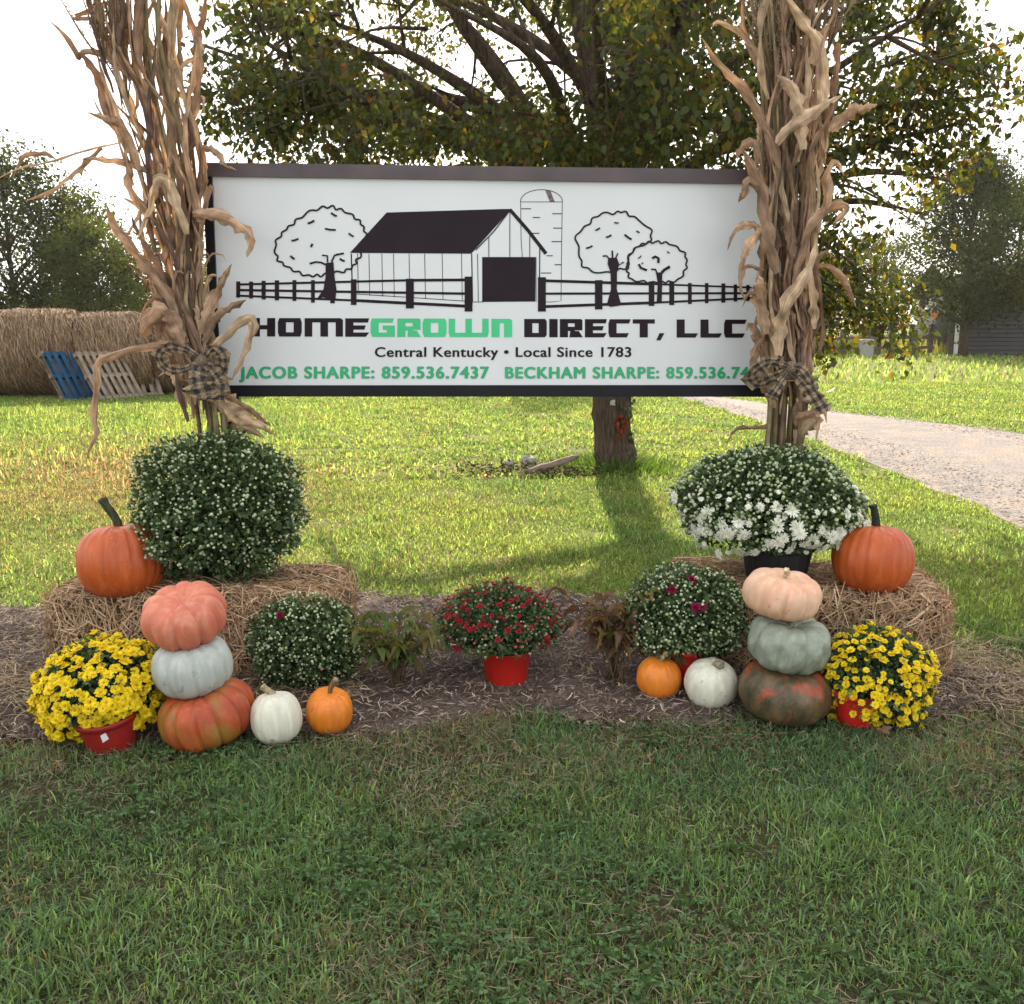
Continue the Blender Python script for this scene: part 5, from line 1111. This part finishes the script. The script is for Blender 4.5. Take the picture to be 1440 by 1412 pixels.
    b1 = n.new('ShaderNodeTexNoise'); b1.inputs['Scale'].default_value = 40; b1.inputs['Detail'].default_value = 6; l.new(t.outputs['Object'], b1.inputs['Vector'])
    bp = n.new('ShaderNodeBump'); bp.inputs['Strength'].default_value = bump; bp.inputs['Distance'].default_value = .01; l.new(b1.outputs['Fac'], bp.inputs['Height']); l.new(bp.outputs[0], p.inputs['Normal'])
    rr = n.new('ShaderNodeMapRange'); rr.inputs['To Min'].default_value = rough - .1; rr.inputs['To Max'].default_value = rough + .2; l.new(b1.outputs['Fac'], rr.inputs['Value']); l.new(rr.outputs[0], p.inputs['Roughness'])
    l.new(p.outputs[0], out.inputs['Surface']); return m
PM_or = pumpkin_mat('orange_skin', (.52, .105, .018), (.36, .058, .012), 5, .9, .36)
PM_orl = pumpkin_mat('bright_orange_skin', (.72, .22, .02), (.62, .16, .016), 7, .7, .38)
PM_white = pumpkin_mat('white_skin', (.66, .65, .53), (.58, .56, .44), 6, .6, .42, .06)
PM_pink = pumpkin_mat('pink_skin', (.60, .19, .11), (.46, .11, .065), 7, .8, .5, .25, (.72, .40, .26), 9, .3)
PM_peach = pumpkin_mat('peach_skin', (.70, .42, .27), (.62, .30, .17), 6, .7, .55, .2, (.74, .54, .40), 7, .4)
PM_grey = pumpkin_mat('pale_grey_skin', (.44, .46, .42), (.35, .39, .35), 5, .8, .45, .08)
PM_blue = pumpkin_mat('blue_green_skin', (.27, .30, .235), (.18, .215, .16), 7, .9, .42, .45, (.36, .40, .33), 12, .4)
PM_flat = pumpkin_mat('mottled_orange_skin', (.44, .085, .022), (.30, .045, .015), 9, .9, .42, .2, (.22, .17, .03), 3.2, .75)
PM_mot = pumpkin_mat('mottled_green_skin', (.045, .042, .020), (.17, .105, .05), 16, .9, .36, .35, (.40, .055, .018), 8.5, .8)
def pumpkin(c, rx, rz, mt, label, seed, lobes=12, depth=.06, sharp=2.0, dimple=.25, tilt=(0, 0, 0), stem=None, stemcol=(.12, .12, .05), group=None, squareness=.85, irregular=.02):
    rg = np.random.RandomState(seed); t = tag(empty('pumpkin', c), label, 'pumpkin', group); t.rotation_euler = tilt
    nu, nv = 110, 28; th = np.linspace(0, 2 * np.pi, nu, endpoint=False); v = np.linspace(0.001, np.pi - .001, nv); T, Vv = np.meshgrid(th, v, indexing='ij')
    b = np.cumsum(rg.uniform(.75, 1.25, lobes)); b = b / b[-1] * 2 * np.pi; b0 = np.concatenate([[0], b]); k = np.searchsorted(b, th % (2 * np.pi), side='right') % lobes
    ph = (th - b0[k]) / (b0[k + 1] - b0[k]); lobe = np.sin(np.pi * np.clip(ph, 0, 1)) ** (1 / sharp); lr = rg.normal(0, irregular, lobes)[k]
    rib = 1 - depth * (1 - lobe) + lr * lobe * .6
    s_ = np.sin(Vv); body = np.abs(s_) ** squareness
    wob = 1 + .5 * irregular * (np.sin(2 * T + seed) + np.sin(3 * T + 2 * seed + Vv))
    ribm = 1 + (rib[:, None] - 1) * np.clip(np.abs(s_) ** .35, 0, 1)
    r = rx * body * ribm * wob
    z = rz * np.sign(np.cos(Vv)) * np.abs(np.cos(Vv)) ** .92 * (1 + .25 * (ribm - 1)) 
    rn = np.abs(s_); z = z - rz * dimple * np.exp(-(body / .52) ** 2) * np.sign(np.cos(Vv)) * np.where(np.cos(Vv) > 0, 1, .6)
    z = z + rz * .5 * (ribm - 1) * (np.cos(Vv) > 0) * np.clip(1.4 - rn, 0, 1)
    dn_ = irregular * .35 * (np.sin(4 * T + 5 * Vv + seed) + np.sin(9 * T - 7 * Vv + 2 * seed) * .6 + np.sin(15 * T + 13 * Vv) * .35) * np.abs(s_); r = r * (1 + dn_)
    P = np.stack([r * np.cos(T), r * np.sin(T), z], -1).reshape(-1, 3)
    link('skin', npmesh('skin', P, gridfaces(nu, nv, True), mt, None, True), parent=t)
    if stem:
        pts, r0, r1 = stem; z0 = rz * (1 - dimple) - .012
        pth = smoothpath([(0, 0, z0), (0, 0, z0 + .012)] + [(x, y, z0 + zz) for x, y, zz in pts], 14); m = len(pth)
        n = 15; PP = np.array([tuple(p) for p in pth]); Tn = unit(np.gradient(PP, axis=0)); up = np.array([0, 1., .1]); A = unit(np.cross(Tn, up)); B = np.cross(A, Tn)
        tt_ = np.linspace(0, 1, m); rad = np.interp(tt_, [0, .08, .25, .85, .93, 1], [r0 * 1.9, r0 * 1.25, r0, r1, r1 * 1.25, r1 * 1.1]); al = np.arange(n) / n * 2 * np.pi
        rr = rad[None] * (1 + .17 * np.cos(5 * al[:, None] + 2.0 * tt_[None])) * (1 + .03 * rg.normal(size=(n, m)))
        VV = PP[None] + rr[..., None] * (np.cos(al)[:, None, None] * A[None] + np.sin(al)[:, None, None] * B[None]); VV = VV.reshape(-1, 3); kk = len(VV)
        F = np.concatenate([gridfaces(n, m, True), [[kk, i * m + m - 1, ((i + 1) % n) * m + m - 1] for i in range(n)]]); VV = np.concatenate([VV, PP[-1:]])
        cc = np.tile(np.array(stemcol), (len(VV), 1)) * rg.uniform(.8, 1.2, (len(VV), 1)); cc[-1] = np.array(stemcol) * 1.8 + .06
        link('stem', npmesh('stem', VV, F, M_stem, cc, True), parent=t)
    return t
def pl_(px, py, Y): p = at(px, py, Y); return p
pxm = lambda px, Y: px * math.sqrt(Y * Y + .2) / FPX          # width in pixels -> metres at that depth
g1 = 'large orange pumpkins on the straw bales'; g2 = 'small orange pumpkins'; g3 = 'small white pumpkins'
def put(px, py, Y, wpx, hpx, *a, **k):
    if Y is None:        # standing on the ground: find the depth at which its underside touches
        Y = 3.7; r = ray(px, py)
        for _ in range(8): Y = (CAM_H - pxm(hpx / 2, Y) * .93) * r.y / -r.z
    pumpkin(at(px, py, Y), pxm(wpx / 2, Y), pxm(hpx / 2, Y), *a, **k)
put(171, 788, 4.13, 120, 112, PM_or, 'large orange pumpkin with tall dark stem on the left straw bale', 1, lobes=20, depth=.10, sharp=5, dimple=.12, tilt=(R(-6), R(-4), 0), stem=([(-.01, 0, .05), (-.035, -.01, .10), (-.05, -.01, .135)], .016, .016), stemcol=(.05, .055, .03), squareness=.80)
put(1227, 785, 4.12, 112, 104, PM_or, 'large orange pumpkin with short black stem on the right straw bale', 2, lobes=24, depth=.075, sharp=5, dimple=.1, tilt=(R(-4), R(3), 0), stem=([(-.002, 0, .04), (-.012, 0, .075), (-.022, 0, .10)], .018, .013), stemcol=(.025, .03, .022), squareness=.80)
# left stack
put(290, 1003, None, 140, 92, PM_flat, 'flattened orange and green pumpkin at the bottom of the left stack', 3, lobes=11, depth=.15, sharp=3.2, dimple=.3, tilt=(R(6), R(-13), 0), squareness=.62)
put(271, 935, 3.45, 116, 88, PM_grey, 'pale grey pumpkin in the middle of the left stack', 4, lobes=10, depth=.15, sharp=3, dimple=.3, tilt=(R(4), R(-8), R(20)), stem=([(0.01, 0, .02)], .016, .014), stemcol=(.30, .24, .14), squareness=.68)
put(259, 865, 3.47, 122, 82, PM_pink, 'salmon pink ribbed pumpkin on top of the left stack', 5, lobes=10, depth=.22, sharp=3.4, dimple=.42, tilt=(R(18), R(-7), R(10)), stem=([(0, 0, .006)], .010, .008), stemcol=(.35, .18, .10), squareness=.66)
# right stack
put(1103, 972, None, 134, 84, PM_mot, 'dark green pumpkin mottled with red at the bottom of the right stack', 6, lobes=12, depth=.035, sharp=2.5, dimple=.15, tilt=(R(4), R(6), 0), squareness=.62)
put(1110, 904, 3.66, 120, 80, PM_blue, 'blue green wrinkled pumpkin in the middle of the right stack', 7, lobes=9, depth=.19, sharp=3, dimple=.32, tilt=(R(8), R(4), R(30)), stem=([(.01, 0, .03)], .018, .016), stemcol=(.30, .27, .20), squareness=.62, irregular=.07)
put(1100, 835, 3.68, 112, 68, PM_peach, 'pale peach pumpkin on top of the right stack', 8, lobes=9, depth=.12, sharp=2.5, dimple=.3, tilt=(R(6), R(5), R(15)), stem=([(.0, 0, .02), (.004, 0, .035), (-.008, -.004, .048)], .008, .010), stemcol=(.50, .38, .24), squareness=.62)
# small ones
put(388, 1009, None, 75, 80, PM_white, 'small white pumpkin left of a small orange one, in front of left bale', 9, lobes=14, depth=.025, sharp=2, dimple=.10, tilt=(R(-5), R(-6), 0), stem=([(-.008, 0, .018), (-.022, 0, .032), (-.034, -.004, .046)], .011, .011), stemcol=(.36, .29, .17), group=g3, squareness=.86)
put(463, 999, None, 70, 70, PM_orl, 'small bright orange pumpkin right of the small white one, left side', 10, lobes=16, depth=.03, sharp=2, dimple=.13, tilt=(R(10), R(6), 0), stem=([(.002, -.004, .03), (.010, -.008, .055), (.022, -.01, .078)], .008, .010), stemcol=(.20, .13, .07), group=g2, squareness=.86)
put(927, 953, None, 67, 63, PM_orl, 'small bright orange pumpkin left of the small white one, right side', 11, lobes=18, depth=.025, sharp=2, dimple=.13, tilt=(R(8), R(3), 0), stem=([(.002, -.004, .02), (.006, -.006, .035), (.016, -.01, .058)], .009, .008), stemcol=(.33, .24, .12), group=g2, squareness=.86)
put(1000, 961, None, 78, 72, PM_white, 'small white pumpkin leaning against the right stack of pumpkins', 12, lobes=14, depth=.025, sharp=2, dimple=.10, tilt=(R(14), R(5), 0), stem=([(.004, -.004, .014), (.010, -.012, .024), (.020, -.028, .024)], .013, .014), stemcol=(.27, .23, .15), group=g3, squareness=.86)

# ------------------------------------------------------------------ potted chrysanthemums
def pot(parent, loc, r0, r1, h, m, rim=True, ribs=0, tilt=None):
    prof = [(0, .0), (r0 * .97, 0), (r0, .006), (r1 * .97, h * .82), (r1 * .97, h * .83), (r1 * 1.05, h * .84), (r1 * 1.06, h - .003), (r1 * 1.04, h), (r1 * .98, h), (r1 * .96, h * .88), (0, h * .88)]
    if not rim: prof = [(0, 0), (r0 * .97, 0), (r0, .006), (r1, h - .004), (r1 * 1.02, h - .003), (r1 * 1.02, h), (r1 * .97, h), (r1 * .95, h * .88), (0, h * .88)]
    n = 64; th = np.arange(n) / n * 2 * np.pi; Rr = np.array([p[0] for p in prof]); Z = np.array([p[1] for p in prof])
    w = 1 + (0.03 * np.sign(np.cos(th * ribs)) if ribs else 0 * th)
    V = np.stack([Rr[None] * w[:, None] * np.cos(th)[:, None], Rr[None] * w[:, None] * np.sin(th)[:, None], np.tile(Z, (n, 1))], -1).reshape(-1, 3)
    o = link('pot', npmesh('pot', V, gridfaces(n, len(prof), True), m, None, False), parent=parent, loc=loc); 
    if tilt: o.rotation_euler = tilt
    for p in o.data.polygons: p.use_smooth = abs(p.normal.z) < .6
    return o
def petal_flower(name, r, rings, npet, col, ccol, cup=.35, seed=0, pw=.5):
    rg = np.random.RandomState(seed); a = Acc()
    for k in range(rings):
        rr = r * (1 - .27 * k); lift = cup * r * (.15 + .65 * k / max(1, rings - 1)); m = npet - 2 * k
        for i in range(m):
            th = (i + .5 * (k % 2)) / m * 6.2832 + rg.normal(0, .08); L = rr * rg.uniform(.85, 1.08); w = 6.2832 * rr / m * pw * rg.uniform(.85, 1.15)
            d = np.array([math.cos(th), math.sin(th), 0]); s_ = np.array([-d[1], d[0], 0]); z = np.array([0, 0, 1.])
            tz = lift * rg.uniform(.3, 1.4)
            V = [d * .05 * r, d * L * .55 - s_ * w * .6 + z * (lift * .55 + .02 * r), d * L * .55 + s_ * w * .6 + z * (lift * .55 + .02 * r), d * L * .92 - s_ * w * .42 + z * tz, d * L * .92 + s_ * w * .42 + z * tz, d * L * 1.02 + z * tz]
            c = np.array(col) * rg.uniform(.85, 1.12); a.add(V, [[0, 1, 2], [1, 3, 4], [1, 4, 2], [3, 5, 4]], np.array([c * .9, c, c, c * 1.03, c * 1.03, c]))
    V, F, c = octs(np.array([[0, 0, cup * r * .35]]), r * .2, np.array([ccol])); a.add(V, F, c)
    return a.mesh(name, M_petal)
FY = [petal_flower('flower', 1, 2, 11, (.88, .68, .022), (.70, .46, .01), .5, s, .8) for s in range(4)]
FW = [petal_flower('flower', 1, 4, 17, (.90, .91, .80), (.80, .76, .42), .35, s + 10, .55) for s in range(3)]
FR = [petal_flower('flower', 1, 3, 9, (.34, .018, .028), (.22, .012, .02), .8, s + 20, .6) for s in range(3)]
FM = [petal_flower('flower', 1, 3, 12, (.22, .008, .045), (.15, .008, .03), .6, s + 30, .55) for s in range(2)]
def ico(r=1):
    import bmesh
    bm = bmesh.new(); bmesh.ops.create_icosphere(bm, subdivisions=1, radius=r); V = np.array([tuple(v.co) for v in bm.verts]); F = np.array([[v.index for v in f.verts] for f in bm.faces]); bm.free(); return V, F
IV, IF = ico()
def mum(c, rx, rz, label, seed, nleaf, leaf, nbud, bud, budcol, pot_spec, flowers, ry=None, group=None, leafcol=(.062, .100, .038), lo=-.55, lump=.07, tilt=(0, 0)):
    rg = np.random.RandomState(seed); ry = ry or rx * .9
    pot_loc, r0, r1, h, pm, kw = pot_spec
    t = tag(empty('potted_mum', (pot_loc[0], pot_loc[1], pot_loc[2])), label, 'potted plant', group)
    off_ = np.array([pot_loc[0], pot_loc[1], pot_loc[2]]); cl = np.array(tuple(c)) - off_
    po = pot(t, (0, 0, 0), r0, r1, h, pm, **kw)
    V, F = tube([(0, 0, h * .80), (0, 0, h * .90)], [r1 * .93, r1 * .93], 20); link('soil', npmesh('soil', V, F, M_soil), parent=t)
    ctr = np.array([rx, ry, rz]); LD = unit(rg.normal(0, 1, (70, 3))); LA = rg.uniform(-.9, 1, 70) * lump * 1.5
    def shell(n, lo_, rmin, rmax):
        z = rg.uniform(lo_, 1, n); th = rg.uniform(0, 6.2832, n); s_ = np.sqrt(1 - z * z); d = np.stack([s_ * np.cos(th), s_ * np.sin(th), z], -1)
        # the underside is flatter and narrower
        lm = 1 + lump * (np.sin(3 * th + seed) * np.cos(4 * z + seed) + .7 * np.sin(7 * th + 3 * z * 4 + seed) + .5 * np.sin(13 * th - 9 * z))
        zz = np.where(z < 0, z * 1.0, z)
        dd_ = d @ LD.T; lm = lm + (LA[None] * np.exp(-(1 - dd_) / .022)).sum(1)
        rr = rg.uniform(rmin ** 2, rmax ** 2, n) ** .5 * lm
        return np.stack([d[:, 0] * rx * rr, d[:, 1] * ry * rr, zz * rz * rr], -1) + cl, d
    acc = Acc()
    n = 34; 
    for i in range(n):      # woody stems fan out of the pot
        e, _ = shell(1, lo * .7, .6, .85); p0 = np.array([rg.normal(0, r1 * .3), rg.normal(0, r1 * .3), h * .85]); m = (p0 + e[0]) / 2 + [0, 0, -.02]
        V, F = tube([p0, m, e[0]], [.005, .004, .003], 5); acc.add(V, F, (.06, .08, .03))
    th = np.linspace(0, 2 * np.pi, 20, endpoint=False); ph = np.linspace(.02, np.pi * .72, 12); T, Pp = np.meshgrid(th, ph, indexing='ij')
    k_ = .66 * (1 + .1 * rg.normal(size=T.shape)); acc.add(np.stack([rx * k_ * np.sin(Pp) * np.cos(T), ry * k_ * np.sin(Pp) * np.sin(T), rz * k_ * np.cos(Pp)], -1).reshape(-1, 3) + cl, gridfaces(20, 12, True), (.012, .028, .012))  # dark core added inside the leaves to block light
    P, d = shell(nleaf, lo, .72, 1.0); D = d * .8 + rg.normal(0, .6, d.shape); D[:, 2] += .05; Nn = d * .5 + rg.normal(0, .5, d.shape) + [0, 0, .6]
    cc = np.array([leafcol]) * rg.uniform(.6, 1.45, (nleaf, 1)) * np.where(rg.rand(nleaf, 1) < .2, [[1.35, 1.25, 1.0]], [[1, 1, 1]])
    L = leaf * rg.uniform(.6, 1.3, nleaf); acc.add(*leaves(P, D, Nn, L, L * .52, .2, .15, cc))
    f = link('foliage', acc.mesh('foliage', M_mum), parent=t); f['kind'] = 'stuff'
    if nbud:
        P, d = shell(nbud, lo * .8, .98, 1.06); s_ = bud * rg.uniform(.6, 1.35, nbud); a = Acc()
        V = (P[:, None] + IV[None] * s_[:, None, None]).reshape(-1, 3); F = (IF[None] + (np.arange(nbud) * len(IV))[:, None, None]).reshape(-1, 3)
        bc = np.array(budcol)[rg.randint(0, len(budcol), nbud)] * rg.uniform(.75, 1.2, (nbud, 1)); a.add(V, F, np.repeat(bc, len(IV), 0))
        for i in range(0): pass
        b = P - d * bud * .8; a.add(*leaves(b, d, rg.normal(0, 1, d.shape), s_ * 1.6, s_ * 1.7, .3, 0, np.tile([.06, .12, .035], (nbud, 1))))
        o = link('buds', a.mesh('buds', M_petal), parent=t); o['kind'] = 'stuff'
    for meshes, cnt, size, fn_, up in flowers:
        k = 0; tries = 0; placed = []
        while k < cnt and tries < cnt * 60:
            tries += 1; P, d = shell(1, lo, 1.0, 1.07); P, d = P[0], d[0]
            if not fn_(P - cl, d, rg): continue
            s_ = size * rg.uniform(.7, 1.2)
            if any(np.linalg.norm(P - q) < size * .78 for q in placed): continue
            placed.append(P); nrm = Vector(unit(d / ctr * rx + [0, 0, up] + rg.normal(0, .25, 3)))
            o = link('flower', meshes[rg.randint(len(meshes))], parent=t); q = nrm.to_track_quat('Z', 'Y') @ Euler((0, 0, rg.uniform(0, 6))).to_quaternion()
            o.matrix_local = Matrix.Translation(Vector(P)) @ q.to_matrix().to_4x4() @ Matrix.Diagonal((s_, s_, s_ * rg.uniform(.8, 1.3), 1)); k += 1
    return t
vis_ = lambda P, d, rg: d[1] < .35
YB = [(.45, .50, .20), (.38, .46, .16), (.60, .60, .35)]
BW = [(.55, .62, .38), (.40, .50, .25), (.66, .70, .48)]
gz = lambda p, z: (p.x, p.y, z)
# the two large ones on the bales
c = at(308, 716, 4.32)
mum((c.x, c.y, c.z), pxm(117, 4.3), pxm(108, 4.3), 'huge round green mum with white buds, in a black pot on the left bale', 51, 17000, .028, 1700, .0062, BW, ((c.x, 4.34, .37), .105, .135, .19, M_pot_black, {'ribs': 20}), [], ry=.32, group='large mums on the straw bales', lo=-.84, lump=.085)
c = at(1082, 712, 4.28)
mum((c.x, c.y, c.z), pxm(128, 4.28), pxm(82, 4.28), 'broad white flowering mum in a ribbed black pot on the right bale', 52, 13500, .027, 2100, .0066, BW, ((c.x + .02, 4.2, .375), .115, .15, .20, M_pot_black, {'ribs': 22}),
    [(FW, 66, .030, lambda P, d, rg: d[1] < .2 and d[2] < .22 and d[2] > -.75 and rg.rand() < (1 if d[2] < -.05 else .3), 0.15), (FW, 80, .014, lambda P, d, rg: d[1] < .3 and d[2] < .5, .3)], ry=.32, group='large mums on the straw bales', lo=-.62, lump=.05)
# yellow mums in front
c = at(155, 966, 3.50); p = at(158, 1048, 3.36)
mum((c.x, c.y, c.z), pxm(92, 3.5), pxm(68, 3.5), 'yellow flowering mum in a tipped dark red pot at the left front corner', 53, 3800, .028, 160, .005, YB, ((p.x, 3.37, .0), .082, .102, .125, M_plastic_dark, {}),
    [(FY, 390, .0205, lambda P, d, rg: d[1] < .5, .55)], group='yellow mums', lo=-.75, lump=.06)
c = at(1228, 951, 3.68)
mum((c.x, c.y, c.z), pxm(80, 3.72), pxm(68, 3.72), 'yellow flowering mum in red pot in front of the right bale', 54, 4200, .028, 120, .005, YB, ((c.x - .085, 3.60, .0), .072, .092, .125, M_plastic_red, {}),
    [(FY, 380, .0165, lambda P, d, rg: d[1] < .5 and rg.rand() < .8, .9)], group='yellow mums', lo=-.72, lump=.07)
# green mums with a few dark red blooms
c = at(430, 902, 3.98)
def spots(lst):
    used = []
    def f_(P, d, rg):
        for i, q in enumerate(lst):
            if i not in used and np.linalg.norm(d - np.array(q) / np.linalg.norm(q)) < .22: used.append(i); return True
        return False
    return f_
mum((c.x, c.y, c.z), pxm(80, 3.98), pxm(66, 3.98), 'green budded mum with two wine red blooms on top, beside the left bale', 55, 7500, .024, 1100, .0052, BW, ((c.x + .03, 4.0, .03), .08, .105, .14, M_plastic_red, {}), [(FM, 2, .026, spots([(-.25, -.75, .75), (.15, -.55, .95)]), .2)], group='green mums with dark red blooms', lo=-.85)
c = at(966, 862, 3.98)
mum((c.x, c.y, c.z), pxm(84, 3.98), pxm(66, 3.98), 'green budded mum with four wine red blooms, in front of right bale', 56, 8000, .024, 1200, .0054, BW, ((c.x + .0, 3.98, .03), .085, .11, .15, M_plastic_red, {}), [(FM, 4, .026, spots([(-.15, -.85, .45), (.15, -.9, .35), (.02, -.5, .9), (-.5, -.6, .75)]), .2)], group='green mums with dark red blooms', lo=-.85)
# centre mum with small red flowers
c = at(704, 882, 4.02); p = at(712, 972, 3.9)
mum((c.x, c.y, c.z), pxm(85, 4.1), pxm(60, 4.1), 'mum with small dark red flowers in a bright red pot, alone in the middle', 57, 4300, .024, 420, .0055, [(.50, .42, .28), (.45, .10, .08), (.42, .46, .25)], ((p.x, 3.985, .008), .084, .104, .155, M_plastic_red, {'rim': False}),
    [(FR, 150, .0125, lambda P, d, rg: d[1] < .6 and (d[2] > .25 or (rg.rand() < .12)), .5)], lo=-.38, lump=.05)
# white tag on the dark red pot
for o in list(bpy.data.objects):
    if o.name.startswith('potted_mum') and o.get('label', '').startswith('yellow flowering mum in a tipped'):
        o.rotation_euler = (R(4), R(-7), 0)
        th0 = R(-72); V = []
        for i in range(5):
            a_ = th0 + (i - 2) * .10
            for zz in (.062, .092): r_ = np.interp(zz, [0, .105], [.0835, .1005]); V.append((r_ * math.cos(a_), r_ * math.sin(a_), zz + .004 * i))
        F = quads([[2 * i, 2 * i + 2, 2 * i + 3, 2 * i + 1] for i in range(4)]); link('tag', npmesh('tag', V, F, M_paper), parent=o)

# ------------------------------------------------------------------ two straggly border plants and the fallen oak leaf
def border_plant(px, py, Y, w, h, label, seed, cols, n):
    rg = np.random.RandomState(seed); b = ground(px, py); t = tag(empty('border_plant', (b.x, b.y, .02)), label, 'plant', 'straggly plants in the mulch bed'); k = 0
    for i in range(n):
        az = rg.uniform(0, 6.28); r_ = rg.uniform(.2, 1) * w / 2; hh = h * rg.uniform(.45, 1.0)
        e = Vector((r_ * math.cos(az), r_ * math.sin(az) * .7, hh)); st = smoothpath([(rg.normal(0, .025), rg.normal(0, .025), 0), (e.x * .35, e.y * .35, hh * .6), e], 8)
        V, F = tube(st, np.linspace(.0035, .0018, 8), 5); link('stem', npmesh('stem', V, F, M_chip, np.tile([.10, .07, .04], (len(V), 1))), parent=t)
        for j in range(rg.randint(4, 8)):
            q = st[rg.randint(3, 8)]; a2 = rg.uniform(0, 6.28); L = rg.uniform(.06, .11)
            pts = [q, q + Vector((math.cos(a2) * L * .5, math.sin(a2) * L * .5, L * .22)), q + Vector((math.cos(a2) * L, math.sin(a2) * L, -L * rg.uniform(-.1, .5)))]
            c_ = cols[rg.randint(len(cols))]; o = ribbon(smoothpath(pts, 7), L * .36, rg, t, (0, 0, 0), 'leaf', M_leaf, fold=.15, twist=[0, rg.uniform(-.4, .4)], curl=.1, col=c_, prof=[.1, .7, 1, .9, .5, .05], side=np.array([0, 0, 1.])); k += 1
            if k > 290: return
border_plant(556, 972, 4.0, .50, .31, 'low straggly green plant in the mulch between left mum and centre pot', 61, [(.10, .14, .04), (.07, .12, .035), (.16, .13, .05), (.13, .16, .05)], 26)
border_plant(862, 966, 4.0, .46, .42, 'taller brownish straggly plant in the mulch right of the centre pot', 62, [(.12, .12, .045), (.16, .10, .06), (.10, .13, .04), (.18, .12, .05), (.10, .05, .045)], 28)
def oak_leaf(px, py, s, rz, label, col, seed):
    rg = np.random.RandomState(seed); b = ground(px, py); k = 26; V = [(0, 0, .01)]
    for i in range(k):
        a_ = i / k * 6.2832; lobe = 1 + .38 * math.cos(a_ * 7) ; r_ = s * lobe * (.55 + .25 * abs(math.cos(a_)))
        V.append((r_ * math.cos(a_) * 1.25, r_ * math.sin(a_) * .8, .012 + .25 * s * math.sin(a_ * 2 + 1) + .03 * s * rg.normal()))
    F = [[0, i + 1, (i + 1) % k + 1] for i in range(k)]
    o = link('fallen_leaf', npmesh('fallen_leaf', V, F, M_leaf, np.tile(col, (len(V), 1)) * rg.uniform(.8, 1.2, (len(V), 1)), True), loc=(b.x, b.y, .03), rot=(R(20), R(8), rz)); tag(o, label, 'leaf')
oak_leaf(1238, 1040, .034, R(25), 'large curled brown oak leaf in the grass below the right yellow mum', (.22, .12, .085), 1)
oak_leaf(682, 675, .06, R(60), 'single dark red fallen leaf alone on the sunlit lawn', (.20, .05, .03), 2)
oak_leaf(686, 1012, .018, R(10), 'small russet leaf at the mulch edge below the centre pot', (.24, .09, .05), 3)
oak_leaf(823, 1031, .014, R(50), 'small round tan leaf on the grass right of the centre', (.34, .24, .19), 4)

# ------------------------------------------------------------------ the sunny haze that veils the far trees and glows under the sun
hz = bpy.data.materials.new('haze'); hz.use_nodes = True
hn, hl = hz.node_tree.nodes, hz.node_tree.links; hn.clear()
ho = hn.new('ShaderNodeOutputMaterial'); hv = hn.new('ShaderNodeVolumePrincipled')
hv.inputs['Color'].default_value = (1, .97, .92, 1); hv.inputs['Density'].default_value = 0.00020; hv.inputs['Anisotropy'].default_value = 0.62
hl.new(hv.outputs[0], ho.inputs['Volume'])
me = npmesh('haze', *boxVF((0, 60, 4.5), (300, 170, 11.5)), hz)
tag(link('haze', me), kind='stuff')
